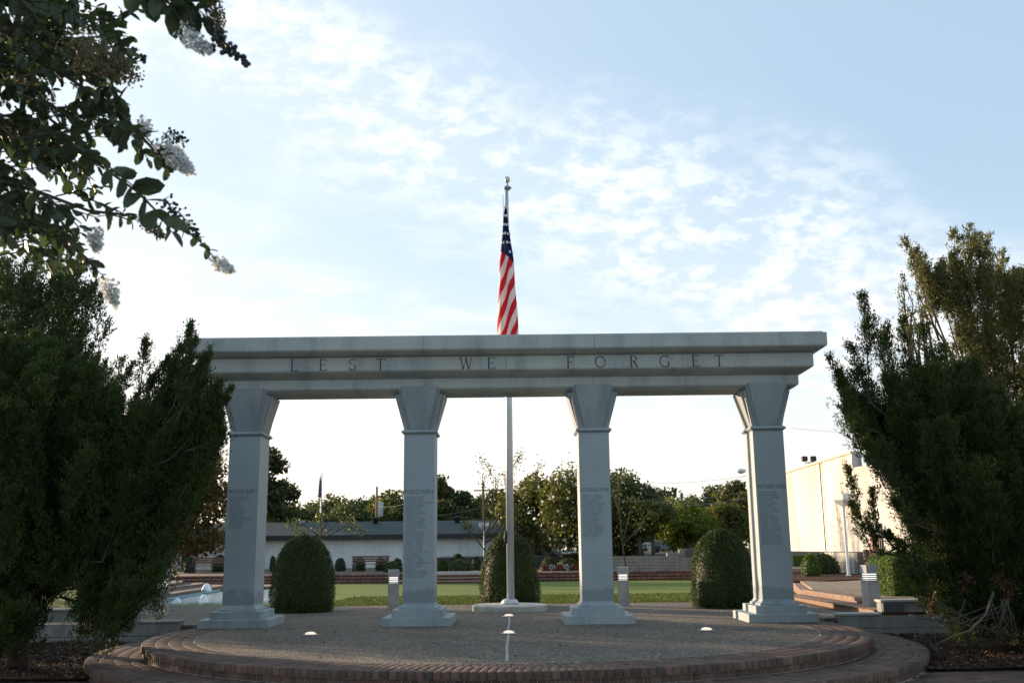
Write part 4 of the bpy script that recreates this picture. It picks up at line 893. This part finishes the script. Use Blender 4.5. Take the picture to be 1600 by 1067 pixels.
for i, (a, t, Y, w, mt, lb) in enumerate([(487, 778, 118, 70, T_DK, 'dark tree above the roof left of the distant flagpole'), (527, 774, 124, 70, T_DK, 'tree above the roof just right of the distant flagpole'), (572, 772, 120, 66, T_DK, 'tree behind the transformer pole'),
        (612, 768, 112, 70, T_OL, 'olive tree left of the second column'), (655, 762, 116, 60, T_DK, 'tree mostly hidden behind the second column'), (693, 738, 100, 58, T_DK, 'narrow pointed tree beside the second column'), (730, 772, 106, 66, T_OL, 'olive tree with gaps left of the thin utility pole'),
        (772, 766, 108, 62, T_DK, 'green tree just left of the tall flagpole'), (838, 738, 72, 90, T_OL, 'golden green tree right of the tall flagpole'), (1032, 760, 118, 80, T_DK, 'far dark tree between the flowering myrtle and yellow green tree'), (1000, 752, 112, 60, T_DK, 'far dark tree behind the sapling right of the third column'),
        (1075, 772, 124, 50, T_OL, 'small far tree above the yellow green tree'), (1118, 762, 106, 70, T_DK, 'far tree above the right part of the yellow green tree'), (1152, 747, 98, 60, T_OL, 'tree touching the last column on its left'), (1205, 770, 100, 80, T_DK, 'tree hidden behind the last column'),
        (548, 788, 100, 60, T_DK, 'low tree right behind the roof ridge, left of the transformer pole'), (460, 786, 104, 60, T_DK, 'low tree behind the pale gabled building'), (505, 800, 96, 60, T_DK, 'low dark tree at the ridge under the distant flagpole'), (635, 795, 98, 60, T_DK, 'low tree behind the ridge next to the second column'), (795, 790, 96, 70, T_DK, 'low tree behind the ridge at the tall flagpole'), (715, 795, 98, 60, T_DK, 'low tree behind the ridge right of the second column')]):
    bt(a, t, Y, w*1.35, mt, lb, n=6500 if Y > 90 else 8500, ncl=26, cbase=.08, lf=.42 if Y > 90 else .28)
bt(905, 724, 62, 150, T_OL, 'large crape myrtle with white flowers behind the third column', name='crape_myrtle_tree', n=15000, ncl=46, cbase=.17, lf=.22, fl=260, cat='flowering tree')
bt(978, 730, 64, 100, T_DK, 'dark crape myrtle with white flowers right of the third column', name='crape_myrtle_tree', n=13000, ncl=40, cbase=.06, lf=.22, fl=190, cat='flowering tree')
bt(1068, 778, 73, 100, T_YG, 'bright yellow green rounded tree left of the right dome bush', n=13000, ncl=40, cbase=.02, lf=.20, z0=.8)
bt(1128, 788, 76, 90, T_OL, 'olive green rounded tree above the right dome bush', n=11000, ncl=36, cbase=.02, lf=.22, z0=.8)
for i, (x, y, t, w, lb) in enumerate([(-12.6, 24.5, 4.0, 2.2, 'low tree added for shade at the left end of the patio behind the juniper'), (-14.2, 28.5, 4.3, 2.4, 'tree added for shade left of the fountain pool behind the juniper'), (-16.5, 21.0, 4.2, 2.4, 'tree added for shade beyond the left wall, furthest left'), (-15.8, 32.5, 4.2, 2.2, 'tree added for shade beyond the pool, left of the lawn')]):
    broad_tree('broadleaf_tree', x, y, t, w, T_DK, lb, z0=0, n=9000, lf=.12, ncl=34, cbase=.05, group='trees added on the left to shade the platform')  # mostly hidden trees, added to keep the low sun off the platform
# saplings with thin open crowns
def sapling(px_, ybase, Y, z0, spreads, label, leaves=700, mat=T_OL, bark=BARK, lf=.12, n2=5):
    b_ = at(px_, ybase, Y); r = tag(empty('sapling_tree', (b_.x, Y, z0)), label, 'young tree'); mb = MB(); Ps = []
    for pts in spreads:
        q = [at(x_, y_, Y+dy_)-Vector((b_.x, Y, z0)) for x_, y_, dy_ in pts]; nq = len(q)
        mb.tube(q, [.028*(1-i/nq)+.006 for i in range(nq)], 6)
        for i in range(nq-1):
            for _ in range(leaves//(len(spreads)*(nq-1)) if i > 0 else 0):
                f = rng.random(); Ps.append(np.array(q[i].lerp(q[i+1], f))+rng.normal(0, .16, 3))
    mb.build('trunk', bark, r); Ps = np.array(Ps); quads('crown', cards(Ps, rdir(len(Ps)), lf, lf*.55), mat, r); return r
sapling(758, 888, 50, .0, [[(758, 900, 0), (758, 840, 0), (756, 790, 0), (754, 740, .2)], [(757, 850, 0), (770, 800, .3), (775, 750, 0), (750, 712, .5)], [(757, 845, 0), (790, 790, -.5), (800, 730, 0), (815, 708, 0)], [(757, 850, 0), (810, 790, .4), (835, 760, 0), (842, 722, 0)], [(758, 860, 0), (735, 830, 0), (725, 815, 0)], [(757, 850, 0), (785, 830, .3), (800, 790, 1), (785, 735, 0)]], 'thin open crowned young tree behind the flagpole', 2200)
sapling(502, 870, 48, .0, [[(502, 885, 0), (503, 840, 0), (500, 815, 0), (498, 785, .2)], [(503, 840, 0), (530, 815, .3), (560, 808, .5)], [(503, 840, 0), (475, 820, .3), (450, 818, .5)], [(503, 842, 0), (540, 822, -.3), (570, 830, .5)], [(502, 845, 0), (480, 835, .3), (462, 830, .5)], [(503, 830, 0), (520, 800, 0), (545, 790, 0)]], 'small spreading young tree above the left dome bush', 1500, mat=T_DK, bark=BARK)
sapling(978, 893, 47, -.0, [[(980, 900, 0), (974, 860, 0), (968, 800, 0), (966, 745, .2)], [(972, 850, 0), (985, 800, .3), (1002, 772, 0)], [(972, 820, 0), (962, 780, 0), (975, 740, 0)], [(973, 850, 0), (995, 830, 0), (1010, 805, 0)]], 'leaning young tree with bare branches right of the third column', 420)
# parked cars beyond the retaining wall
def car(c, lb, px_, Y):
    r = tag(empty('parked_car', (at(px_, 855, Y).x, Y, .84)), lb, 'car', 'cars parked beyond the block wall')
    sec = [(-2.2, .45, .80), (-2.1, .35, .95), (-1.3, .3, 1.0), (-.8, .3, 1.42), (.6, .3, 1.46), (1.2, .3, 1.02), (2.0, .32, .88), (2.25, .45, .7)]
    mb = MB(); vs = []
    for x_, a, b_ in sec: vs += [(x_, -.85, a), (x_, .85, a), (x_, .72 if b_ > 1.2 else .82, b_), (x_, -.72 if b_ > 1.2 else -.82, b_)]
    m = len(sec); fs = [(0,1,2,3), tuple(4*(m-1)+i for i in (3,2,1,0))]
    for i in range(m-1):
        for j in range(4): k = (j+1) % 4; fs.append((4*i+j, 4*i+4+j, 4*i+4+k, 4*i+k))
    mb.add(vs, fs); mb.build('body', plain('car paint', c, .3, .05, 2, .5), r)
    g = MB().add([(-1.05, -.80, 1.05), (.95, -.80, 1.05), (.5, -.745, 1.38), (-.72, -.745, 1.38)], [(0,1,2,3)]); g.v = [(x_, y_-.03, z_) for x_, y_, z_ in g.v]; g.build('window', plain('car glass', (.03, .035, .04), .1), r)
    for sx in (-1.4, 1.4):
        for sy in (-.80, .80): MB().tube([(sx, sy-.1, .33), (sx, sy+.1, .33)], .33, 14).build('wheel', DARK, r)
car((.35, .36, .36), 'pale car parked nearest the sapling beyond the block wall', 980, 95); car((.10, .11, .12), 'dark car parked above the stepped block wall', 1048, 96)
for a, lb in ((1000, 'dark trunked small tree on the verge left of the block wall step'), (1021, 'sunlit trunked small tree on the verge')):
    q = at(a, 864, 60); broad_tree('verge_tree', q.x, 60, 4.2, 1.5, T_OL, lb, z0=.8, n=2500, lf=.22, ncl=14, cbase=.30, group='small trees on the verge')

# ---------------------------------------------------------------- junipers
def in_poly(px_, py_, poly):
    c = False; n = len(poly); j = n-1
    for i in range(n):
        (xi, yi), (xj, yj) = poly[i], poly[j]
        if (yi > py_) != (yj > py_) and px_ < (xj-xi)*(py_-yi)/(yj-yi)+xi: c = not c
        j = i
    return c
def plume(st, tip, rad, nb, nl, ll, lw):
    """feathery upswept plume of scale-leaf sprays"""
    ax = tip-st; Ln = np.linalg.norm(ax); ax = ax/Ln
    a = np.cross(ax, [0, 0, 1.0]) if abs(ax[2]) < .95 else np.cross(ax, [0, 1.0, 0]); a /= np.linalg.norm(a); b = np.cross(ax, a)
    t = rng.random(nb)**.8; az = rng.uniform(0, 2*PI, nb)
    prof = rad*np.interp(t, [0, .15, .45, .8, 1], [.6, .95, 1.0, .52, .06])*rng.uniform(.55, 1.15, nb)
    rd = a*np.cos(az)[:, None]+b*np.sin(az)[:, None]; d = unit(rd*.66+ax*.95+np.array([0, 0, .25])+rng.normal(0, .18, (nb, 3)))
    base = st+ax*(t*Ln)[:, None]
    # each branchlet carries two or three rounded tufts of scale leaves
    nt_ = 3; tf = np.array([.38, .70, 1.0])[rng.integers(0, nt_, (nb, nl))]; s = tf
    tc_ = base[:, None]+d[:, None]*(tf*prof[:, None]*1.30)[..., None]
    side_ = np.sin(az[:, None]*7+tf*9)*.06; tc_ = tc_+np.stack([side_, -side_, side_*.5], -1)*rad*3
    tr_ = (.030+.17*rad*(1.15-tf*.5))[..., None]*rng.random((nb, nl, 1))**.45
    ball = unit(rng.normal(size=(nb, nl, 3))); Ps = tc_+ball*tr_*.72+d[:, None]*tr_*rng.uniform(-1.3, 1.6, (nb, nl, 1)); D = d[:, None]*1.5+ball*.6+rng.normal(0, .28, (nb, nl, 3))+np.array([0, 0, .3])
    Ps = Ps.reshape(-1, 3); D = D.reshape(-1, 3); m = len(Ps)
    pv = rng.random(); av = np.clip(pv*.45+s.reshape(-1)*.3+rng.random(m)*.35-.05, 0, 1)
    return cards(Ps, D, ll*rng.uniform(.7, 1.3, m), lw*rng.uniform(.7, 1.3, m)), av
def conifer(name, label, base, poly, Yc, thick, nfill, edge, mat, L=(.7, 1.3), rad=(.15, .28), nb=26, nl=15, ll=.044, lw=.015, up=.8, cat='juniper', out=1.0, limbs=26, bark=BARK, brown=None, gap=0.0):
    root = tag(empty(name, base), label, cat); bo = np.array(base); Vs = []; As = []; mb = MB(); br = []
    tips = []
    xs = [p[0] for p in poly]; ys = [p[1] for p in poly]; cxp = sum(xs)/len(xs); k = 0
    while k < nfill:
        a, b = rng.uniform(min(xs), max(xs)), rng.uniform(min(ys), max(ys))
        if not in_poly(a, b, poly): continue
        if gap and math.sin(a*.05+1)*math.sin(b*.043) > 1-gap: continue
        e = min(1.0, min(math.hypot(a-p[0], b-p[1]) for p in poly)/120)
        Y = Yc+rng.uniform(-1, 1)*thick*(.35+.65*e); tips.append((np.array(at(a, b, Y)), None)); k += 1
    for (a, b, dy_, ln, rd_) in edge: tips.append((np.array(at(a, b, Yc+dy_)), (ln, rd_)))
    for i, (tp, sp) in enumerate(tips):
        c0 = bo+[0, 0, (tp[2]-bo[2])*.35]; o_ = unit((tp-c0)[None])[0]; d = unit((o_*out+np.array([0, 0, up])+rng.normal(0, .15, 3))[None])[0]
        ln = rng.uniform(*L) if sp is None else sp[0]; rd_ = rng.uniform(*rad) if sp is None else sp[1]
        st = tp-d*ln; st[2] = max(st[2], bo[2]+.05); f = (ln/1.0)*(rd_/.22) if sp is None else 1.35*(ln*rd_/.22)**.5; rd_ *= 1 if sp is None else 1.22
        V, A = plume(st, tp, rd_, max(8, int(nb*f)), nl, ll, lw); Vs.append(V); As.append(A)
        if (i % max(1, len(tips)//limbs) == 0 or sp is not None) and tp[2] > bo[2]+2.0:
            inn = st+(bo+[0, 0, 1.2]-st)*(.22 if sp is not None else .5)+rng.normal(0, .08, 3); mb.tube([tuple(inn), tuple((inn+st)/2+rng.normal(0, .05, 3)), tuple(st), tuple(st+(tp-st)*.85)], [.022, .018, .012, .004], 5)
    V = np.concatenate(Vs)-bo; A = np.concatenate(As); quads('foliage', V, mat, root, attr=A)
    mb.tube([tuple(bo-[0, 0, .2]), tuple(bo+[.05, 0, .9]), tuple(bo+[0, .1, 2.2])], [.16, .12, .05], 8)
    mb.v = [tuple(np.array(v_)-bo) for v_ in mb.v]; mb.build('branches', bark, root); return root
# back left cedar
conifer('cedar_tree', 'tall dark cedar at the far left behind the spreading juniper', (-8.2, 17.0, -.1), [(-60, 395), (60, 400), (150, 425), (165, 470), (140, 520), (190, 590), (150, 700), (-60, 700)], 16.6, 1.3, 330,
        [(150, 440, 0, .9, .2), (168, 500, 0, .8, .18), (60, 402, 0, 1, .22), (110, 415, .5, .8, .2), (-5, 398, 0, 1, .25), (190, 560, .3, .9, .2)], JUN_B, L=(.6, 1.1), rad=(.16, .28), nb=22, nl=20, ll=.055, lw=.021, gap=.25, cat='cedar')
# left spreading juniper
LPOLY = [(-80, 500), (60, 520), (130, 560), (190, 610), (235, 600), (290, 560), (330, 580), (345, 620), (335, 700), (300, 760), (262, 840), (250, 890), (232, 925), (185, 925), (150, 850), (95, 840), (60, 890), (20, 940), (-80, 950)]
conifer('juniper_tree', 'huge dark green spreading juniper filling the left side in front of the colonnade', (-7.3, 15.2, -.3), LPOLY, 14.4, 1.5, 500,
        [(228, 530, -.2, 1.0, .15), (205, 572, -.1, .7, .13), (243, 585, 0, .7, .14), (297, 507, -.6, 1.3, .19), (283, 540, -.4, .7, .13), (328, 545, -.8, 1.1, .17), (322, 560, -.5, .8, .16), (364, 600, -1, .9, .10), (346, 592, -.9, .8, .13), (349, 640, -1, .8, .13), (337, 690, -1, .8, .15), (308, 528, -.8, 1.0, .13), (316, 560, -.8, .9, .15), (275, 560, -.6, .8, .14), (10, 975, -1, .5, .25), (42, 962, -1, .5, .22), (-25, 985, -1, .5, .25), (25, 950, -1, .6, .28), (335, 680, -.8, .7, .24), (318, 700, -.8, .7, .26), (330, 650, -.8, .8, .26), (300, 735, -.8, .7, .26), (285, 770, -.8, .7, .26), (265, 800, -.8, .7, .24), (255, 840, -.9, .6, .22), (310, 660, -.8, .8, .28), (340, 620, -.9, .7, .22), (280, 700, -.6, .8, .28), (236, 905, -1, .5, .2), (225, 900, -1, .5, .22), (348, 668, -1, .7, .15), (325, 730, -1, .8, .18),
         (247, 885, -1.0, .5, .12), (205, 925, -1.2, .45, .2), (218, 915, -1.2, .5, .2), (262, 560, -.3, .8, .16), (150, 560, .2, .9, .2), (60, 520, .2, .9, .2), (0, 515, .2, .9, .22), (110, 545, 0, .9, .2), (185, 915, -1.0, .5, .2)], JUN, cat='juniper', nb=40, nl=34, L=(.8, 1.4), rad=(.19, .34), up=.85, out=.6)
# right spreading juniper
RPOLY = [(1330, 560), (1370, 590), (1400, 560), (1440, 540), (1500, 560), (1560, 600), (1680, 640), (1680, 960), (1610, 950), (1560, 900), (1500, 930), (1460, 925), (1425, 890), (1425, 840), (1412, 790), (1388, 725), (1342, 660), (1310, 600)]
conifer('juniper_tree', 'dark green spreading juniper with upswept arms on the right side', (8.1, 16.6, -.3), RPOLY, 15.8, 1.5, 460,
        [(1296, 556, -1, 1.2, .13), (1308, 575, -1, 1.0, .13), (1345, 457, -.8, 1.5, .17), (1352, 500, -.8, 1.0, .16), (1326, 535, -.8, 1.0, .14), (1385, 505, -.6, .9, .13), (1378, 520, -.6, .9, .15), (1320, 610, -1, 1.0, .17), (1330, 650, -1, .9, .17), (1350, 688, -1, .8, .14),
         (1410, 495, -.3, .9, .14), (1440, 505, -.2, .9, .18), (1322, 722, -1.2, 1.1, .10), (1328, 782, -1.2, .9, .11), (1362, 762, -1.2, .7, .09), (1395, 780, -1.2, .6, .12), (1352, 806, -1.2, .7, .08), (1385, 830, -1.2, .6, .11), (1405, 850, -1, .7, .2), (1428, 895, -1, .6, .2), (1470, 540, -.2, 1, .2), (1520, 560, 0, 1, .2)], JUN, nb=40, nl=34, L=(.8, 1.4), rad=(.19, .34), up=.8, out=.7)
# taller sunlit cedar behind on the right
conifer('cedar_tree', 'tall sunlit cedar with olive crown behind the right juniper', (9.6, 19.6, -.2), [(1425, 385), (1470, 400), (1500, 370), (1530, 360), (1560, 400), (1610, 420), (1680, 430), (1680, 700), (1500, 700), (1480, 560), (1500, 470), (1450, 450)], 19.6, 1.1, 460,
        [(1412, 370, 0, .9, .16), (1425, 395, 0, .8, .16), (1445, 420, 0, .9, .18), (1515, 350, 0, 1.1, .2), (1490, 358, 0, .8, .15), (1545, 365, .2, .9, .16), (1565, 390, .3, 1, .17), (1590, 425, .3, 1, .2), (1460, 450, 0, .8, .18), (1610, 440, 0, 1, .2)], JUN_T, L=(.6, 1.1), rad=(.16, .27), nb=22, nl=22, ll=.055, lw=.022, gap=.18, cat='cedar', limbs=40, out=.7)
conifer('cedar_sapling', 'thin half bare cedar stem between the right juniper and tall cedar', (7.9, 18.4, -.2), [(1405, 430), (1440, 440), (1450, 520), (1430, 560), (1410, 520)], 18.2, .2, 16,
        [(1410, 430, 0, .6, .12), (1432, 450, 0, .6, .12), (1420, 480, 0, .6, .13)], JUN_T, L=(.35, .6), rad=(.10, .16), nb=10, nl=10, ll=.05, lw=.024, cat='cedar', limbs=30)
# brown dead sprays and bare branches low on the right
r = tag(empty('dead_branches', (7.4, 14.6, -.3)), 'dead brown sprays and bare grey sticks under the right juniper', 'dead branches'); Vs = []; mb = MB(); bo = np.array((7.4, 14.6, -.3))
for (a, b) in ((1508, 920), (1562, 914), (1574, 930), (1453, 955)):
    tp = np.array(at(a, b, 14.2)); V, A = plume(tp+[.1, .1, .25], tp, .11, 16, 12, .05, .025); Vs.append(V-bo)
quads('dead_foliage', np.concatenate(Vs), BROWN, r)
def stick(pts, r0=.016): mb.tube([tuple(np.array(at(*q))-bo) for q in pts], [r0*(1-.7*i/(len(pts)-1)) for i in range(len(pts))], 5)
stick([(1552, 925, 14), (1540, 960, 13.8), (1515, 985, 13.6), (1490, 993, 13.5), (1465, 1005, 13.3)], .018)
for k in range(14): stick([(1572+rng.normal(0, 5), 935, 14.6), (1570+rng.normal(0, 10), 965, 14.5), (1572+(k-7)*5, 990+rng.random()*8, 14.4)], .007)
for k in range(16): stick([(1470+rng.uniform(-60, 120), 960+rng.uniform(-30, 10), 14.6), (1470+rng.uniform(-60, 120), 985+rng.uniform(-10, 10), 14.4)], .008)
mb.build('bare_sticks', plain('grey sticks', (.07, .06, .05), .9, .25, 10), r)
for (a, b, lb) in ((1428, 982, 'bright green weed by the low wall on the right mulch'), (1455, 978, 'low green weed right of the first one on the mulch')):
    q = onz(a, b+4, -.3); n_ = 160; Ps = np.c_[rng.normal(0, .13, n_), rng.normal(0, .1, n_), rng.uniform(.02, .16, n_)]
    o = quads('weed_clump', cards(Ps, rdir(n_)*[1, 1, .4], .055, .03), BOXY); o.location = q; tag(o, lb, 'weed')

# ---------------------------------------------------------------- crape myrtle overhanging from the left, close to the camera
TB = np.array((-2.7, 3.2, -.3)); cm = tag(empty('crape_myrtle', tuple(TB)), 'overhanging crape myrtle branches with berries and white blooms at upper left', 'flowering tree')
LV = []; LAt = []; BE = []; FW = []; FG = []; mb = MB(); tw = MB()
LEAF = [(0, 0), (.28, .20), (.62, .21), (1, 0)]
def leaf(p, d, nrm, ln, wd):
    d = d/np.linalg.norm(d); s = np.cross(d, nrm); s /= max(np.linalg.norm(s), 1e-6); nn = np.cross(s, d); fo = .16*wd
    curl = -.10*ln
    q = lambda t, w: p+d*ln*t+s*wd*w+nn*(fo*abs(w)*2+curl*t*t)
    pts = [q(0, 0), q(.16, .36), q(.5, .5), (q(.84, .34)), q(1, 0), q(.84, -.34), q(.5, -.5), q(.16, -.36), q(.5, 0)]
    LV.append(pts); LAt.append(rng.random())
def twig(p0, p1, sag=.05, sp=.030, ls=.058, r0=.0032, ph=None, bare=0.0):
    p0, p1 = np.array(p0), np.array(p1); Ln = np.linalg.norm(p1-p0); n_ = max(3, int(Ln/sp)); pts = []
    side = rdir(1)[0]*Ln*.05
    for i in range(n_+1):
        t = i/n_; p = p0+(p1-p0)*t+np.array([0, 0, sag*Ln*4*t*(1-t)])+side*math.sin(PI*t); pts.append(p)
    tp_ = pts[::2]+([pts[-1]] if (len(pts)-1) % 2 else []); tw.tube([tuple(q-TB) for q in tp_], [r0*(1-.6*i/len(tp_)) for i in range(len(tp_))], 5)
    ax = unit((p1-p0)[None])[0]; ra = np.cross(ax, [0, 0, 1.0]); ra /= np.linalg.norm(ra); rb = np.cross(ax, ra)
    a0 = rng.uniform(0, PI)
    for i in range(int(n_*bare)+1, n_+1):
        for sgn in (1, -1):
            if rng.random() < .12: continue
            ang = a0+(PI/2 if i % 2 else 0)*.6+rng.normal(0, .25); rd_ = (ra*math.cos(ang)+rb*math.sin(ang))*sgn
            d = ax*.55+rd_*.9+np.array([0, 0, -.28])+rng.normal(0, .15, 3)
            nr = np.array([0, 0, 1.0])+rng.normal(0, .55, 3); s_ = ls*rng.uniform(.7, 1.2)*(1-.35*max(0, (i/n_-.7)/.3))
            leaf(pts[i], d, nr, s_, s_*rng.uniform(.48, .6))
    return pts
def berries(c, ax, ln, rad, n_, r_=.0052):
    c = np.array(c); ax = unit(np.array(ax)[None])[0]
    tw.tube([tuple(c-TB), tuple(c+ax*ln*.9-TB)], [.0022, .001], 4)
    BC = []; BE.append(BC)
    for i in range(n_):
        t = rng.random(); rr = rad*(1-t*.65)*rng.uniform(.3, 1); d = rdir(1)[0]; d -= ax*d.dot(ax); d = d/np.linalg.norm(d); p = c+ax*ln*t+d*rr
        BC.append((p, r_*rng.uniform(.8, 1.15))); tw.tube([tuple(c+ax*ln*max(0, t-.12)-TB), tuple(p-TB)], [.0009, .0007], 3)
def bloom(c, ax, ln, rad, n_, store):
    c = np.array(c); ax = unit(np.array(ax)[None])[0]
    tw.tube([tuple(c-TB), tuple(c+ax*ln*.9-TB)], [.002, .001], 4)
    t = rng.random(n_); d = rdir(n_); rr = rad*(1-t*.6)*rng.random(n_)**.4
    g = np.round(t*9)/9+rng.normal(0, .02, n_)
    store.append(c+ax*(ln*g)[:, None]+d*rr[:, None])
limbs = [[(-420, 500, 3.2), (-200, 260, 3.1), (-60, 120, 3.0), (90, 110, 2.95), (190, 180, 2.9), (250, 245, 2.85)], [(-400, 560, 3.2), (-200, 320, 3.1), (-30, 190, 3.1), (60, 215, 3.0), (130, 240, 2.95), (215, 300, 2.9), (262, 348, 2.88)],
         [(-420, 600, 3.3), (-220, 380, 3.2), (-40, 270, 3.3), (60, 300, 3.2), (140, 330, 3.15), (190, 335, 3.1)], [(-200, 380, 3.2), (-60, 340, 3.3), (50, 350, 3.2), (110, 380, 3.2), (150, 420, 3.2)],
         [(-420, 400, 3.1), (-200, 60, 2.9), (-20, -40, 2.8), (120, -30, 2.8), (230, -20, 2.6), (270, 10, 2.55)], [(-200, 200, 3.1), (-60, 60, 3.0), (50, 40, 3.0), (130, 90, 3.0), (200, 100, 3.0)]]
for k, lb_ in enumerate(limbs):
    pts = [np.array(at(*q)) for q in lb_]; mb.tube([tuple(q-TB) for q in pts], [.028, .018, .010, .007, .0055, .0045, .003][:len(pts)], 6)
trk = [TB+[0, 0, 0], TB+[.05, 0, 1.0], np.array(at(-420, 500, 3.2))]; mb.tube([tuple(q-TB) for q in trk], [.07, .055, .03], 8)
mb.tube([tuple(q-TB) for q in (TB+[.0, .1, 0], TB+[-.15, .1, 1.1], np.array(at(-420, 400, 3.1)))], [.06, .045, .028], 8)
def tz(a, b, c2, d, Y0=2.9, **k): return twig(at(a, b, Y0), at(c2, d, k.pop('Y1', Y0)), **k)
# leafy outer shoots that the picture shows clearly
tz(150, 130, 232, 250, ls=.062, Y0=2.9); tz(200, 190, 262, 262, ls=.06, Y0=2.85); tz(120, 228, 225, 305, ls=.078, sp=.036, Y0=2.7); tz(195, 285, 268, 362, ls=.078, sp=.034, Y0=2.7)
tz(255, 345, 342, 412, ls=.042, sp=.024, Y0=2.85); tz(150, 330, 205, 345, ls=.05); tz(60, 310, 150, 340, ls=.055); tz(110, 300, 215, 345, ls=.05, Y0=3.1)
tz(90, 370, 160, 430, ls=.05, Y0=3.2); tz(60, 350, 150, 375, ls=.045, Y0=3.2); tz(150, 60, 215, 15, ls=.05); tz(60, 40, 130, 0, ls=.05); tz(10, 60, 40, 0, ls=.05); tz(120, 40, 190, 30, ls=.05)
tz(215, -25, 305, 15, ls=.095, sp=.034, Y0=2.5); tz(230, -30, 285, 40, ls=.095, sp=.034, Y0=2.5); tz(250, -40, 320, 25, ls=.09, sp=.036, Y0=2.5); tz(190, -40, 262, 10, ls=.10, sp=.036, Y0=2.5)
MPOLY = [(-60, -60), (130, -60), (160, 0), (200, 50), (215, 100), (190, 150), (235, 215), (225, 240), (165, 215), (120, 225), (185, 290), (140, 300), (80, 275), (40, 290), (130, 345), (120, 360), (150, 420), (100, 415), (0, 375), (-60, 370)]
k = 0
while k < 330:
    a, b = rng.uniform(-60, 240), rng.uniform(-60, 430)
    if not in_poly(a, b, MPOLY): continue
    k += 1; Y0 = rng.uniform(2.75, 3.55); ln = rng.uniform(50, 100); an = rng.uniform(-.25, 1.0)
    tz(a-ln*math.cos(an), b-ln*math.sin(an), a, b, Y0=Y0+rng.uniform(-.1, .1), Y1=Y0, ls=rng.uniform(.046, .066), sp=.03)
down = (.6, .0, -.75)
berries(at(332, 60, 2.5), (.75, 0, -.55), .125, .034, 60, .0068); berries(at(318, 10, 2.5), (.35, 0, -.9), .11, .028, 30, .0042); berries(at(200, 75, 2.95), (.7, 0, -.5), .075, .03, 30, .006)
berries(at(258, 310, 2.85), (.5, 0, -.8), .09, .03, 40, .0046); berries(at(262, 205, 2.85), (.7, 0, -.5), .07, .04, 40, .0044); berries(at(278, 330, 2.85), (.6, 0, -.7), .1, .03, 34, .0044); berries(at(60, 35, 2.95), (.4, 0, -.7), .1, .05, 40, .005)
bloom(at(258, 232, 2.85), (.7, 0, -.62), .11, .045, 520, FW); bloom(at(342, 412, 2.85), (.8, 0, -.45), .042, .030, 240, FW); bloom(at(148, 364, 3.15), (.2, 0, -.9), .06, .034, 320, FW); bloom(at(170, 445, 3.15), (.3, 0, -.9), .07, .036, 340, FW)
bloom(at(290, 52, 2.5), (.6, 0, -.5), .09, .035, 260, FW); bloom(at(225, 192, 2.95), (.2, 0, -.9), .04, .03, 160, FW)
bloom(at(120, 70, 2.72), (.75, 0, -.45), .20, .085, 1500, FG); bloom(at(20, 120, 3.1), (.6, 0, -.5), .16, .07, 900, FG); bloom(at(335, 5, 2.5), (.2, 0, -.9), .13, .03, 500, FG); bloom(at(225, 345, 2.87), (.6, 0, -.5), .08, .03, 300, FG)
quads('leaves', np.array(LV)-TB, MYR, cm, attr=np.array(LAt), faces=[(0,1,2,8), (8,2,3,4), (8,4,5,6), (0,8,6,7)])
for F_ in FW: quads('white_bloom', cards(F_-TB, rdir(len(F_)), .0145, .0125), PETAL, cm)
for F_ in FG: quads('seed_head', cards(F_-TB, rdir(len(F_)), .0105, .008), PETAL_G, cm)
for BC in BE:
  bs = MB()
  for p, r_ in BC:
    p = p-TB; pr = [(r_*math.sin(t), p[2]-r_*math.cos(t)) for t in (.15, .8, 1.57, 2.35, 3.0)]; bs.lathe(p[0], p[1], pr, 8)
  bs.build('berry_cluster', BERRY, cm)
mb.add(tw.v, tw.f, True, mi=1); mb.build('branches', [BARK, TWIG], cm)
